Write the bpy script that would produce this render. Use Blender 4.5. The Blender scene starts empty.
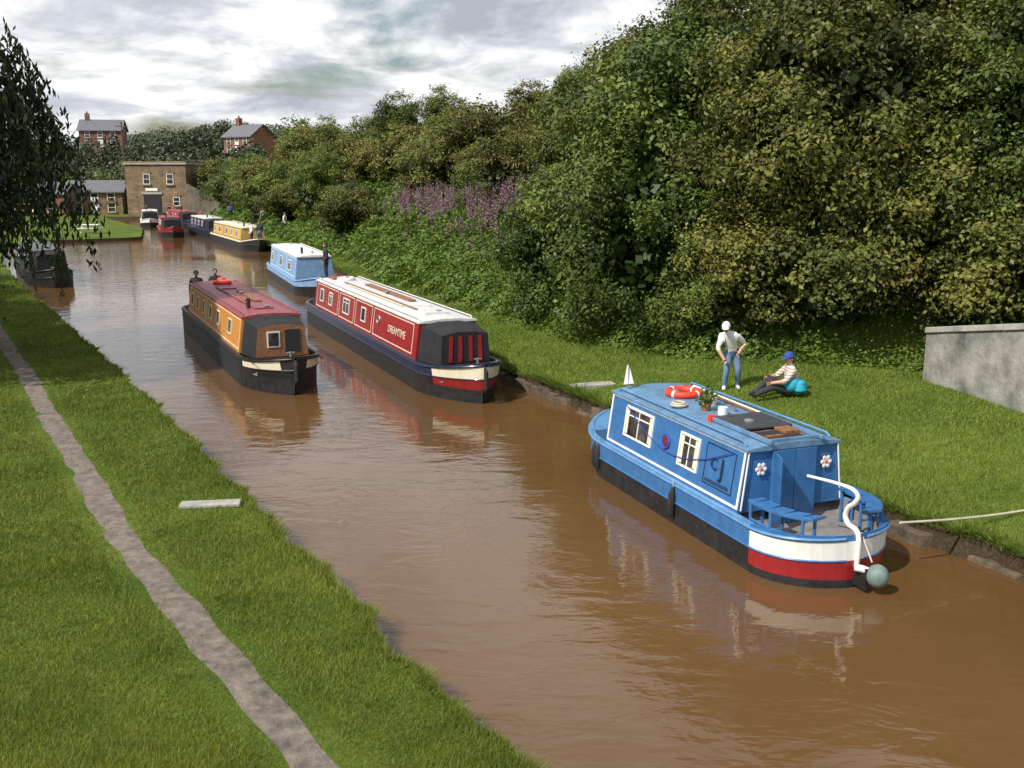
import bpy, math, random
import numpy as np
from mathutils import Vector, Matrix
rng=np.random.default_rng(7); random.seed(7)
scene=bpy.context.scene
col=scene.collection

# ------------------------------------------------------------------ materials
def newmat(name):
    m=bpy.data.materials.new(name); m.use_nodes=True
    nt=m.node_tree; nt.nodes.clear()
    out=nt.nodes.new('ShaderNodeOutputMaterial')
    return m,nt,out
def N(nt,t,**k):
    n=nt.nodes.new(t)
    for a,b in k.items(): setattr(n,a,b)
    return n
def ramp(nt,stops):
    r=N(nt,'ShaderNodeValToRGB'); e=r.color_ramp.elements
    while len(e)<len(stops): e.new(.5)
    for i,(p,c) in enumerate(stops):
        e[i].position=p; e[i].color=(*c,1) if len(c)==3 else c
    return r
def noise(nt,scale,detail=5,rough=.55,vec=None,dist=0):
    n=N(nt,'ShaderNodeTexNoise'); n.inputs['Scale'].default_value=scale
    n.inputs['Detail'].default_value=detail; n.inputs['Roughness'].default_value=rough
    n.inputs['Distortion'].default_value=dist
    if vec is not None: nt.links.new(vec,n.inputs['Vector'])
    return n
def mat(name,c,rough=.5,metal=0.,var=.18,nscale=5,bump=0.,bscale=60,coat=0.):
    m,nt,out=newmat(name); L=nt.links.new
    tc=N(nt,'ShaderNodeTexCoord'); p=N(nt,'ShaderNodeBsdfPrincipled')
    n=noise(nt,nscale,6,.65,tc.outputs['Object'])
    lo=[x*(1-var) for x in c]; hi=[min(1,x*(1+var)) for x in c]
    r=ramp(nt,[(.3,lo),(.7,hi)]); L(n.outputs['Fac'],r.inputs[0]); L(r.outputs[0],p.inputs['Base Color'])
    n2=noise(nt,nscale*3,4,.6,tc.outputs['Object'])
    mr=N(nt,'ShaderNodeMapRange'); mr.inputs['To Min'].default_value=max(0,rough-.12); mr.inputs['To Max'].default_value=min(1,rough+.15)
    L(n2.outputs['Fac'],mr.inputs[0]); L(mr.outputs[0],p.inputs['Roughness'])
    p.inputs['Metallic'].default_value=metal
    if coat: p.inputs['Coat Weight'].default_value=coat; p.inputs['Coat Roughness'].default_value=.1
    if bump:
        n3=noise(nt,bscale,5,.6,tc.outputs['Object']); b=N(nt,'ShaderNodeBump'); b.inputs['Strength'].default_value=bump
        b.inputs['Distance'].default_value=.02
        L(n3.outputs['Fac'],b.inputs['Height']); L(b.outputs[0],p.inputs['Normal'])
    L(p.outputs[0],out.inputs[0]); return m
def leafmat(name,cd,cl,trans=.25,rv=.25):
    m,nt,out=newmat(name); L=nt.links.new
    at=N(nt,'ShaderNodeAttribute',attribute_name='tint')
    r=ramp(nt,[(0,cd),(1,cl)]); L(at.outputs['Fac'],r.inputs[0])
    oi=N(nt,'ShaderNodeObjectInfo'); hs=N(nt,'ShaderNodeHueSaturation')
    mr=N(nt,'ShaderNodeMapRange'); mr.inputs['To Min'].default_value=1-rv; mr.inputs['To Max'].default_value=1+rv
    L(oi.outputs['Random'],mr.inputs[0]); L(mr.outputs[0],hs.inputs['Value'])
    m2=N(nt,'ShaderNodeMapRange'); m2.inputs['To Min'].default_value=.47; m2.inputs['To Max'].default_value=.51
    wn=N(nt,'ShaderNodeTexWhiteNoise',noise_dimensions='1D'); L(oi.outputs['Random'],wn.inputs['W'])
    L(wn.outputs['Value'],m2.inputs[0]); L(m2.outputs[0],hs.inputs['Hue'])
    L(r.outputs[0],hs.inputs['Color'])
    d=N(nt,'ShaderNodeBsdfPrincipled'); d.inputs['Roughness'].default_value=.5; d.inputs['Specular IOR Level'].default_value=.3
    L(hs.outputs[0],d.inputs['Base Color'])
    if trans>0:
        t=N(nt,'ShaderNodeBsdfTranslucent'); L(hs.outputs[0],t.inputs['Color'])
        mx=N(nt,'ShaderNodeMixShader'); mx.inputs[0].default_value=trans
        L(d.outputs[0],mx.inputs[1]); L(t.outputs[0],mx.inputs[2]); L(mx.outputs[0],out.inputs[0])
    else: L(d.outputs[0],out.inputs[0])
    return m

M={}
def mk(k,*a,**b): M[k]=mat(k,*a,**b)
mk('black_hull',(.02,.02,.022),.45,var=.5,bump=.2)
mk('blue_paint',(.042,.15,.36),.32,coat=.25)
mk('blue_light',(.10,.25,.47),.35,coat=.2)
mk('blue_roof',(.12,.23,.37),.5,var=.28)
mk('navy',(.02,.028,.065),.35,coat=.3)
mk('red_paint',(.30,.018,.02),.3,coat=.3)
mk('maroon_roof',(.27,.06,.07),.45,var=.3)
mk('orange_paint',(.60,.25,.045),.35,coat=.2)
mk('yellow_paint',(.55,.36,.10),.4)
mk('white_paint',(.78,.77,.74),.4,var=.08)
mk('cream_paint',(.72,.66,.5),.4,var=.1)
mk('grey_roof',(.62,.61,.60),.5,var=.15)
mk('dark_roof',(.10,.10,.10),.5,var=.3)
mk('sky_blue_paint',(.20,.35,.58),.4)
mk('canvas_black',(.014,.014,.017),.8,var=.4,bump=.5,bscale=20)
mk('wood',(.25,.11,.045),.6,var=.4,nscale=12)
mk('deck',(.2,.19,.18),.8,var=.3,bump=.3)
mk('rubber',(.02,.02,.02),.7)
mk('fender_grey',(.14,.2,.19),.6,var=.3)
mk('lifebuoy_red',(.75,.05,.02),.5)
mk('steel',(.45,.45,.46),.35,metal=.8)
mk('dark_panel',(.06,.065,.075),.35)
mk('rope',(.5,.45,.35),.9)
mk('skin',(.55,.30,.21),.55,var=.06)
mk('jeans',(.13,.21,.36),.85,bump=.2)
mk('cloth_white',(.74,.74,.72),.85,var=.08,bump=.2)
mk('cloth_dark',(.03,.032,.04),.85)
mk('cloth_red',(.4,.05,.04),.85)
mk('cloth_blue',(.05,.11,.32),.85)
mk('cyan_cloth',(.03,.36,.50),.75,bump=.3)
mk('cap_blue',(.03,.06,.30),.8)
mk('hair',(.05,.035,.02),.8)
mk('shoe_white',(.7,.7,.7),.6); mk('shoe_dark',(.03,.03,.03),.6)
mk('bark',(.10,.075,.05),.9,var=.4,bump=.8,bscale=15)
mk('slate',(.13,.13,.15),.7,var=.3)
mk('gravel',(.19,.155,.13),.95,var=.5,nscale=7,bump=1.,bscale=60)
mk('interior',(.02,.02,.022),.9)
m,nt,out=newmat('cloth_stripe'); tc=N(nt,'ShaderNodeTexCoord'); w=N(nt,'ShaderNodeTexWave',bands_direction='Z'); w.inputs['Scale'].default_value=5.5
nt.links.new(tc.outputs['Object'],w.inputs['Vector']); r=ramp(nt,[(.35,(.72,.70,.64)),(.6,(.45,.28,.2))]); nt.links.new(w.outputs['Fac'],r.inputs[0])
p=N(nt,'ShaderNodeBsdfPrincipled'); p.inputs['Roughness'].default_value=.85; nt.links.new(r.outputs[0],p.inputs['Base Color']); nt.links.new(p.outputs[0],out.inputs[0]); M['cloth_stripe']=m
m,nt,out=newmat('window_glass'); p=N(nt,'ShaderNodeBsdfPrincipled'); p.inputs['Roughness'].default_value=.06; p.inputs['IOR'].default_value=1.5
tc=N(nt,'ShaderNodeTexCoord'); nn=noise(nt,3,4,.6,tc.outputs['Object']); r=ramp(nt,[(.4,(.012,.013,.015)),(.65,(.09,.085,.08))]); nt.links.new(nn.outputs['Fac'],r.inputs[0]); nt.links.new(r.outputs[0],p.inputs['Base Color'])
nt.links.new(p.outputs[0],out.inputs[0]); M['glass']=m
def masonry(name,c1,c2,mortar,bw,bh):
    m,nt,out=newmat(name); L=nt.links.new
    tc=N(nt,'ShaderNodeTexCoord'); mp=N(nt,'ShaderNodeMapping'); mp.inputs['Rotation'].default_value=(math.radians(90),0,0)
    b=N(nt,'ShaderNodeTexBrick'); b.inputs['Color1'].default_value=(*c1,1); b.inputs['Color2'].default_value=(*c2,1); b.inputs['Mortar'].default_value=(*mortar,1)
    b.inputs['Scale'].default_value=1; b.inputs['Brick Width'].default_value=bw; b.inputs['Row Height'].default_value=bh; b.inputs['Mortar Size'].default_value=.012
    L(tc.outputs['Object'],mp.inputs[0]); L(mp.outputs[0],b.inputs['Vector'])
    n=noise(nt,.9,7,.7,tc.outputs['Object']); r=ramp(nt,[(.3,(.45,.45,.45)),(.7,(1.2,1.15,1.1))]); L(n.outputs['Fac'],r.inputs[0])
    mx=N(nt,'ShaderNodeMix',data_type='RGBA',blend_type='MULTIPLY'); mx.inputs[0].default_value=1
    L(b.outputs['Color'],mx.inputs[6]); L(r.outputs[0],mx.inputs[7])
    p=N(nt,'ShaderNodeBsdfPrincipled'); p.inputs['Roughness'].default_value=.9; L(mx.outputs[2],p.inputs['Base Color'])
    bp=N(nt,'ShaderNodeBump'); bp.inputs['Strength'].default_value=.5; n2=noise(nt,14,6,.7,tc.outputs['Object']); L(n2.outputs['Fac'],bp.inputs['Height']); L(bp.outputs[0],p.inputs['Normal'])
    L(p.outputs[0],out.inputs[0]); M[name]=m
masonry('stone',(.28,.20,.125),(.19,.135,.085),(.13,.10,.08),.7,.35)
masonry('brick',(.26,.085,.05),(.19,.065,.04),(.26,.22,.18),.3,.1)
mk('concrete',(.25,.24,.22),.92,var=.6,nscale=1.6,bump=1.,bscale=14)
mk('cap_stone',(.33,.32,.29),.9,var=.3,nscale=3,bump=.8,bscale=20)
mk('bank_stone',(.10,.075,.05),.95,var=.6,nscale=4,bump=1.,bscale=20)
mk('dark_stone',(.11,.09,.07),.95,var=.5,nscale=1.,bump=.8,bscale=10)
M['leaf_olive']=leafmat('leaf_olive',(.036,.052,.011),(.23,.24,.05),.2)
M['leaf_green']=leafmat('leaf_green',(.034,.062,.013),(.18,.24,.042),.2)
M['leaf_dark']=leafmat('leaf_dark',(.024,.042,.013),(.13,.16,.04),.2)
M['leaf_far']=leafmat('leaf_far',(.022,.038,.018),(.085,.11,.05),0)
M['leaf_bramble']=leafmat('leaf_bramble',(.04,.08,.013),(.19,.28,.045),.25)
M['leaf_willow']=leafmat('leaf_willow',(.014,.028,.011),(.052,.078,.028),.2,0.)
M['flower_pink']=leafmat('flower_pink',(.14,.10,.10),(.36,.18,.29),.3)
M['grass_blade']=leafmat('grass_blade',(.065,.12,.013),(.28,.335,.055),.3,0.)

# ------------------------------------------------------------------ builder
class B:
    def __init__(s): s.v=[];s.f=[];s.m=[];s.mats=[]
    def mi(s,k):
        if k not in s.mats: s.mats.append(k)
        return s.mats.index(k)
    def add(s,vs,fs,k):
        o=len(s.v); s.v+= [tuple(a) for a in vs]; i=s.mi(k)
        for f in fs: s.f.append(tuple(o+a for a in f)); s.m.append(i)
    def hexa(s,p,k): s.add(p,[(0,3,2,1),(4,5,6,7),(0,1,5,4),(1,2,6,5),(2,3,7,6),(3,0,4,7)],k)
    def box(s,c,d,k,rz=0):
        x,y,z=[a/2 for a in d]; P=[(-x,-y,-z),(x,-y,-z),(x,y,-z),(-x,y,-z),(-x,-y,z),(x,-y,z),(x,y,z),(-x,y,z)]
        cs,sn=math.cos(rz),math.sin(rz)
        s.hexa([(c[0]+a*cs-b*sn,c[1]+a*sn+b*cs,c[2]+e) for a,b,e in P],k)
    def tube(s,pts,r,k,n=8):
        pts=[Vector(p) for p in pts]; R=r if isinstance(r,(list,tuple)) else [r]*len(pts)
        vs=[];fs=[]; up=Vector((0,0,1))
        for i,p in enumerate(pts):
            t=(pts[min(i+1,len(pts)-1)]-pts[max(i-1,0)]).normalized()
            if i==0:
                a=t.cross(up if abs(t.z)<.9 else Vector((1,0,0))).normalized()
            else: a=(a-t*a.dot(t)).normalized()
            b=t.cross(a)
            for j in range(n):
                q=2*math.pi*j/n; vs.append(p+(a*math.cos(q)+b*math.sin(q))*R[i])
        for i in range(len(pts)-1):
            for j in range(n):
                fs.append((i*n+j,i*n+(j+1)%n,(i+1)*n+(j+1)%n,(i+1)*n+j))
        fs.append(tuple(range(n))[::-1]); fs.append(tuple(range((len(pts)-1)*n,len(pts)*n)))
        s.add(vs,fs,k)
    def ring(s,c,R,r,k,nrm=(0,0,1),n=24,m=8):
        nrm=Vector(nrm).normalized(); a=nrm.orthogonal().normalized(); b=nrm.cross(a); c=Vector(c); vs=[];fs=[]
        for i in range(n):
            q=2*math.pi*i/n; d=a*math.cos(q)+b*math.sin(q)
            for j in range(m):
                w=2*math.pi*j/m; vs.append(c+d*(R+r*math.cos(w))+nrm*r*math.sin(w))
        for i in range(n):
            for j in range(m): fs.append((i*m+j,((i+1)%n)*m+j,((i+1)%n)*m+(j+1)%m,i*m+(j+1)%m))
        s.add(vs,fs,k)
    def ball(s,c,r,k,nu=14,nv=9,fn=None,vmin=0,vmax=math.pi):
        if not isinstance(r,(tuple,list)): r=(r,r,r)
        vs=[];fs=[]
        for i in range(nv+1):
            t=vmin+(vmax-vmin)*i/nv
            for j in range(nu):
                q=2*math.pi*j/nu; p=[r[0]*math.sin(t)*math.cos(q),r[1]*math.sin(t)*math.sin(q),r[2]*math.cos(t)]
                if fn: p=fn(p)
                vs.append((c[0]+p[0],c[1]+p[1],c[2]+p[2]))
        for i in range(nv):
            for j in range(nu): fs.append((i*nu+j,(i+1)*nu+j,(i+1)*nu+(j+1)%nu,i*nu+(j+1)%nu))
        s.add(vs,fs,k)
    def obj(s,name,parent=None,smooth=False,bevel=0,xf=None):
        me=bpy.data.meshes.new(name); me.from_pydata(s.v,[],s.f)
        for k in s.mats: me.materials.append(M[k])
        me.polygons.foreach_set('material_index',s.m)
        if smooth:
            me.polygons.foreach_set('use_smooth',[True]*len(s.f)); me.set_sharp_from_angle(angle=math.radians(40))
        me.validate(); me.update()
        o=bpy.data.objects.new(name,me); col.objects.link(o)
        if parent: o.parent=parent
        if xf: o.matrix_world=xf
        if bevel:
            b=o.modifiers.new('bevel','BEVEL'); b.width=bevel; b.segments=2; b.limit_method='ANGLE'; b.angle_limit=math.radians(50)
        return o
def empty(name,loc=(0,0,0),rz=0):
    e=bpy.data.objects.new(name,None); e.empty_display_size=.3; e.location=loc; e.rotation_euler=(0,0,rz); col.objects.link(e); return e

def np_mesh(name,V,F,tint=None,mats=(),midx=None):
    me=bpy.data.meshes.new(name); nf,k=F.shape
    me.vertices.add(len(V)); me.vertices.foreach_set('co',V.astype(np.float32).ravel())
    me.loops.add(nf*k); me.loops.foreach_set('vertex_index',F.astype(np.int32).ravel())
    me.polygons.add(nf); me.polygons.foreach_set('loop_start',np.arange(0,nf*k,k,dtype=np.int32))
    if midx is not None: me.polygons.foreach_set('material_index',midx.astype(np.int32))
    me.update(calc_edges=True)
    if tint is not None:
        a=me.attributes.new('tint','FLOAT','POINT'); a.data.foreach_set('value',tint.astype(np.float32))
    for k2 in mats: me.materials.append(M[k2])
    return me
def link(name,me,loc=(0,0,0),rz=0,sc=1):
    o=bpy.data.objects.new(name,me); o.location=loc; o.rotation_euler=(0,0,rz); o.scale=(sc,sc,sc) if not isinstance(sc,tuple) else sc
    col.objects.link(o); return o
def unit(a): return a/(np.linalg.norm(a,axis=1,keepdims=True)+1e-9)
def leafgeo(P,Nr,size,asp=.55):
    n=len(P); Nr=unit(Nr); t=unit(np.cross(Nr,rng.normal(size=(n,3)))); b=np.cross(Nr,t)
    l=(size*.5)[:,None]; w=l*asp
    V=np.stack([P-t*l,P+b*w+Nr*l*.25,P+t*l,P-b*w-Nr*l*.1],1).reshape(-1,3)
    F=np.arange(4*n).reshape(n,4)
    return V,F
def snoise(x,y,s=1.,seed=0):
    r=np.random.default_rng(seed); z=0; a=1
    for i in range(6):
        q=r.uniform(0,6.28); f=s*(1.55**i); ph=r.uniform(0,6.28,2)
        u=x*math.cos(q)+y*math.sin(q); v=-x*math.sin(q)+y*math.cos(q)
        z=z+a*np.sin(u*f+ph[0]+1.3*np.sin(v*f*.7+ph[1])); a*=.72
    return z/2.6

# ------------------------------------------------------------------ terrain
def sst(a,b,x):
    t=np.clip((x-a)/(b-a),0,1); return t*t*(3-2*t)
KL=np.array([(-60,35),(0,4.2),(8.54,-.15),(10.2,-1.2),(12.36,-2.35),(16,-4.5),(21.3,-7.5),(29.1,-12.1),(48.8,-24),(62,-31.5),(78,-39.5),(82,-38.5),(87,-32),(100,-36.5),(118,-46),(127,-51),(900,-400)],float)
KR=np.array([(-60,44),(0,13.8),(13.1,7.1),(14.6,6.1),(23.3,1.6),(26.3,.1),(40,-4.7),(56,-9.6),(95,-27),(112,-35),(127,-42),(900,-391)],float)
KH=np.array([(-60,50),(10,13.5),(19,11.3),(22,10.6),(23.4,9.6),(24.6,6.4),(25.4,4.8),(29.4,1.9),(40,-2.6),(47.5,-5.9),(56,-8),(95,-24.5),(130,-40),(900,-388)],float)
def XL(Y): return np.interp(Y,KL[:,0],KL[:,1])+.05*np.sin(Y*1.7)+.04*np.sin(Y*3.9+1)+.03*np.sin(Y*9)
def XR(Y): return np.interp(Y,KR[:,0],KR[:,1])+.06*np.sin(Y*1.3+2)+.05*np.sin(Y*4.3)+.04*np.sin(Y*10.3)
def XH(Y): return np.interp(Y,KH[:,0],KH[:,1])
def far(Y): return sst(136,235,Y)*6.5+sst(250,560,Y)*11
def zl(o,Y,X): return .27+.03*np.clip(o,0,10)+.03*snoise(X,Y,.6,1)*sst(.2,2,o)+np.clip(o-28,0,120)*.04+far(Y)
def zr(o,Y,X):
    d=np.clip(X-XH(Y),0,200)
    k=(.92-.22*sst(28,58,Y))*(1-.45*sst(80,140,Y))
    return .42+.11*np.clip(o,0,5.)+.03*snoise(X,Y,.7,2)*sst(.2,2,o)+k*14.5*(1-np.exp(-d*.046))*(.35+.65*sst(0,5,d))+.35*snoise(X,Y,.25,3)*sst(1,8,d)+far(Y)
def ground(x,y):
    x=np.asarray(x,float); y=np.asarray(y,float); l=XL(y); r=XR(y)
    return np.where(x<=l,zl(l-x,y,x),np.where(x>=r,zr(x-r,y,x),np.where(y<127,-.8,.4+far(y))))
def gz(x,y): return float(ground(x,y))
Ys=np.concatenate([np.arange(-60,5,1.),np.arange(5,32,.12),np.arange(32,60,.3),np.arange(60,126.5,.8),[126.9,127.1],np.arange(128,160,2),np.geomspace(161,900,40)])
oL=np.array([0,.04,.1,.25,.5,.8,1.2,1.7,2.3,3,4,5,6.5,8,10,13,17,22,30,45,70,110,200,400,800.])
oR=np.concatenate([[0,.04,.1,.25,.5,.8,1.2,1.7,2.3,3],np.arange(3.5,30,1.),[33,38,45,60,90,150,300,700,1200]])
Yc=Ys[:,None]; l=XL(Ys)[:,None]; r=XR(Ys)[:,None]
XLg=l-oL[::-1][None]; ZL=zl(np.broadcast_to(oL[::-1][None],XLg.shape),Yc,XLg)
XRg=r+oR[None]; ZR=zr(np.broadcast_to(oR[None],XRg.shape),Yc,XRg)
bz=np.where(Yc<127,-.8,.4+far(Yc))
X=np.concatenate([XLg,l+.1,r-.1,XRg],1); Z=np.concatenate([ZL,bz,bz,ZR],1); Y=np.broadcast_to(Yc,X.shape)
nr,nc=X.shape; V=np.stack([X,Y,Z],2).reshape(-1,3)
ii=(np.arange(nr-1)[:,None]*nc+np.arange(nc-1)[None]).ravel()
F=np.stack([ii,ii+1,ii+nc+1,ii+nc],1)
m,nt,out=newmat('ground'); L=nt.links.new
geo=N(nt,'ShaderNodeNewGeometry'); p=N(nt,'ShaderNodeBsdfPrincipled'); p.inputs['Roughness'].default_value=.95; p.inputs['Specular IOR Level'].default_value=.1
n1=noise(nt,.45,8,.7,geo.outputs['Position']); n2=noise(nt,18,6,.75,geo.outputs['Position'])
r1=ramp(nt,[(.3,(.055,.10,.014)),(.5,(.10,.155,.024)),(.72,(.19,.22,.045))]); r2=ramp(nt,[(.3,(.4,.4,.4)),(.7,(1.35,1.35,1.3))])
L(n1.outputs['Fac'],r1.inputs[0]); L(n2.outputs['Fac'],r2.inputs[0])
mx=N(nt,'ShaderNodeMix',data_type='RGBA',blend_type='MULTIPLY'); mx.inputs[0].default_value=1; L(r1.outputs[0],mx.inputs[6]); L(r2.outputs[0],mx.inputs[7])
sx=N(nt,'ShaderNodeSeparateXYZ'); L(geo.outputs['Normal'],sx.inputs[0])
mr=N(nt,'ShaderNodeMapRange'); mr.inputs['From Min'].default_value=.35; mr.inputs['From Max'].default_value=.75; L(sx.outputs['Z'],mr.inputs[0])
re=ramp(nt,[(.3,(.03,.022,.013)),(.7,(.11,.08,.05))]); L(n2.outputs['Fac'],re.inputs[0])
m2=N(nt,'ShaderNodeMix',data_type='RGBA'); L(mr.outputs[0],m2.inputs[0]); L(re.outputs[0],m2.inputs[6]); L(mx.outputs[2],m2.inputs[7])
L(m2.outputs[2],p.inputs['Base Color']); bp=N(nt,'ShaderNodeBump'); bp.inputs['Strength'].default_value=.7; bp.inputs['Distance'].default_value=.05; L(n2.outputs['Fac'],bp.inputs['Height']); L(bp.outputs[0],p.inputs['Normal'])
L(p.outputs[0],out.inputs[0]); M['ground']=m
me=np_mesh('ground',V,F,None,['ground']); me.polygons.foreach_set('use_smooth',[True]*len(me.polygons)); me.set_sharp_from_angle(angle=math.radians(50)); link('ground',me)

# water
m,nt,out=newmat('canal_water'); L=nt.links.new
geo=N(nt,'ShaderNodeNewGeometry'); mp=N(nt,'ShaderNodeMapping'); mp.inputs['Rotation'].default_value=(0,0,math.radians(27)); mp.inputs['Scale'].default_value=(.7,1.5,1)
L(geo.outputs['Position'],mp.inputs[0])
a=noise(nt,1.5,3,.5,mp.outputs[0],.6); b=noise(nt,6,3,.5,mp.outputs[0],.3); c=noise(nt,.12,3,.5,geo.outputs['Position'])
ad=N(nt,'ShaderNodeMath',operation='MULTIPLY_ADD'); ad.inputs[1].default_value=.17; L(b.outputs['Fac'],ad.inputs[0]); L(a.outputs['Fac'],ad.inputs[2])
bp=N(nt,'ShaderNodeBump'); bp.inputs['Distance'].default_value=.04
ms=N(nt,'ShaderNodeMapRange'); ms.inputs['From Min'].default_value=.35; ms.inputs['From Max'].default_value=.65; ms.inputs['To Min'].default_value=.14; ms.inputs['To Max'].default_value=.55
L(c.outputs['Fac'],ms.inputs[0]); L(ms.outputs[0],bp.inputs['Strength']); L(ad.outputs[0],bp.inputs['Height'])
p=N(nt,'ShaderNodeBsdfPrincipled'); p.inputs['Roughness'].default_value=.03; p.inputs['IOR'].default_value=1.48
cr=ramp(nt,[(.35,(.105,.054,.019)),(.65,(.135,.072,.028))]); L(c.outputs['Fac'],cr.inputs[0]); L(cr.outputs[0],p.inputs['Base Color']); L(bp.outputs[0],p.inputs['Normal']); L(p.outputs[0],out.inputs[0]); M['canal_water']=m
me=bpy.data.meshes.new('canal_water'); me.from_pydata([(-75,-60,0),(60,-60,0),(60,127.05,0),(-75,127.05,0)],[],[(0,1,2,3)]); me.materials.append(m); link('canal_water',me)

# towpath
Yp=np.arange(4,60,.15); off=np.interp(Yp,[4,8,10.4,13.8,20,60],[1.45,1.8,2.15,2.45,2.6,2.85])
kx=np.interp(Yp,KL[:,0],KL[:,1]); ker=np.ones(41)/41; kxs=np.convolve(np.pad(kx,20,mode='reflect',reflect_type='odd'),ker,'valid')
xc=kxs-off+.02*np.sin(Yp*.8); hw_=.25+.02*np.sin(Yp*1.3)+.025*np.sin(Yp*5.1)
cols=[-1,-.5,0,.5,1]; V=[];
for k in cols: 
    x=xc+k*hw_; V.append(np.stack([x,Yp,ground(x,Yp)+.008-.006*abs(k)],1))
V=np.stack(V,1).reshape(-1,3); n=len(Yp); ii=(np.arange(n-1)[:,None]*5+np.arange(4)[None]).ravel()
link('towpath',np_mesh('towpath',V,np.stack([ii,ii+1,ii+6,ii+5],1),None,['gravel']))

# grass blades
def blades(name,x,y,h,w,tint,bias=0,z=None):
    if z is None: z=ground(x,y)-.005
    n=len(x); q=rng.uniform(0,6.28,n); dx=np.cos(q)*w/2; dy=np.sin(q)*w/2
    lean=rng.normal(0,.45,(n,2))*h[:,None]; lean[:,0]+=bias*h
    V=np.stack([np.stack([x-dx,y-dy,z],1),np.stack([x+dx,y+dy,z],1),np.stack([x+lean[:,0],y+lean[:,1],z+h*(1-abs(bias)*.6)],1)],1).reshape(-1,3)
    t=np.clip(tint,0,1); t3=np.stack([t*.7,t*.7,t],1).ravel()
    return V,t3
def join_blades(name,parts):
    V=np.concatenate([a for a,_ in parts]); t=np.concatenate([b for _,b in parts])
    link(name,np_mesh(name,V,np.arange(len(V)).reshape(-1,3),t,['grass_blade']))
n=330000; u=rng.uniform(0,1,n); y=1/(1/6.5-u*(1/6.5-1/50)); xl=XL(y); xmin=-.62*y-1.0
o=rng.uniform(0,1,n)*(xl-xmin); x=xl-o+.02
pc=np.interp(y,Yp,xc); k=np.abs(x-pc); keep=(k>.20+np.abs(rng.normal(0,.08,n)))|(rng.random(n)<.15*sst(-.3,.6,snoise(x,y,3,71)))
x,y,o,k=x[keep],y[keep],o[keep],k[keep]; n=len(x)
edge=np.exp(-o/.15)
h=(.035+.035*rng.random(n)+.025*snoise(x,y,1.2,5))*(1+1.5*edge*rng.random(n))*(1+.01*y); h=np.clip(h,.02,.25)*np.where(k<.5,.5,1)
t=.44+.22*snoise(x,y,.5,6)+.22*snoise(x,y,2.2,8)+.14*snoise(x,y,8.,9)+rng.normal(0,.2,n)
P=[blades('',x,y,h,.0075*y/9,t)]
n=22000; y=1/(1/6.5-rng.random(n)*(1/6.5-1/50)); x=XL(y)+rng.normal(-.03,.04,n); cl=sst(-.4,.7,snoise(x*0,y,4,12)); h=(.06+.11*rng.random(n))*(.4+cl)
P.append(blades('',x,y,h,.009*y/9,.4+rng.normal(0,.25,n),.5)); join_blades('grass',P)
n=240000; u=rng.uniform(0,1,n); y=1/(1/9.5-u*(1/9.5-1/75)); xr=XR(y); xx=np.minimum(XH(y)+.6,.62*y+2)
o=rng.uniform(0,1,n)*(xx-xr); x=xr+o-.03; edge=np.exp(-o/.2)
h=(.035+.04*rng.random(n)+.02*snoise(x,y,1.2,5))*(1+3*edge*rng.random(n))*(1+.01*y); h=np.clip(h,.02,.35)
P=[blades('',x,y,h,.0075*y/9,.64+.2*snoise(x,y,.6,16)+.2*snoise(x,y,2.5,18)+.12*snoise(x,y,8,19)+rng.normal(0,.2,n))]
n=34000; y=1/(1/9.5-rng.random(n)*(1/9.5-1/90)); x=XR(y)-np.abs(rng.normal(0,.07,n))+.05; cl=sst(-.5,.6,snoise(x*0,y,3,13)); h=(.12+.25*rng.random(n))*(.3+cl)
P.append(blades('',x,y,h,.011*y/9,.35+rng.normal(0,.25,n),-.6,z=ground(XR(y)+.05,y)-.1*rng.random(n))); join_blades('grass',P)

# stone edging right bank, slabs
bd=B(); y=9.5
while y<60:
    ln=random.uniform(.2,.75); x0=float(XR(y))-.02; x1=float(XR(y+ln))-.02; zt=random.uniform(.05,.27)
    w=random.uniform(.08,.2); j=lambda a:random.uniform(-a,a)
    if random.random()<.75:
        bd.hexa([(x0-w+j(.05),y+j(.03),-.3),(x0+.15,y,-.3),(x1+.15,y+ln,-.3),(x1-w+j(.05),y+ln+j(.03),-.3),(x0-w+.05+j(.05),y+j(.04),zt+j(.05)),(x0+.15,y,zt+j(.03)),(x1+.15,y+ln,zt),(x1-w+.05+j(.05),y+ln+j(.03),zt+j(.05))],'bank_stone')
    y+=ln*.93+.02
bd.obj('stone_bank_edging',bevel=.03)
for (x,y,rz,s) in [(-4.85,15.35,math.radians(8),(.95,.26,.07)),(1.95,23.7,math.radians(20),(1.1,.35,.12))]:
    bd=B(); bd.box((0,0,0),s,'cap_stone'); bd.obj('stone_slab',bevel=.02,xf=Matrix.Translation((x,y,gz(x,y)+.03))@Matrix.Rotation(rz,4,'Z'))

# wing wall
bd=B(); a0=(9.25,22.1); a1=(11.1,13.6); dx,dy=a1[0]-a0[0],a1[1]-a0[1]; ln=math.hypot(dx,dy); nx,ny=-dy/ln,dx/ln
def wp(t,side,z): return (a0[0]+dx*t+nx*side,a0[1]+dy*t+ny*side,z)
bd.hexa([wp(0,0,0),wp(1,0,0),wp(1,.45,0),wp(0,.45,0),wp(0,0,2.05),wp(1,0,3.55),wp(1,.45,3.55),wp(0,.45,2.05)],'concrete')
K=7
for i in range(K):
    t0,t1=i/K,(i+1)/K; z0=2.05+1.5*t0; z1=2.05+1.5*t1
    bd.hexa([wp(t0+.001,-.05,z0+.002),wp(t1-.001,-.05,z1+.002),wp(t1-.001,.5,z1+.002),wp(t0+.001,.5,z0+.002),wp(t0+.001,-.04,z0+.13),wp(t1-.001,-.04,z1+.13),wp(t1-.001,.49,z1+.13),wp(t0+.001,.49,z0+.13)],'cap_stone')
bd.obj('concrete_wall',bevel=.015)

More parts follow.
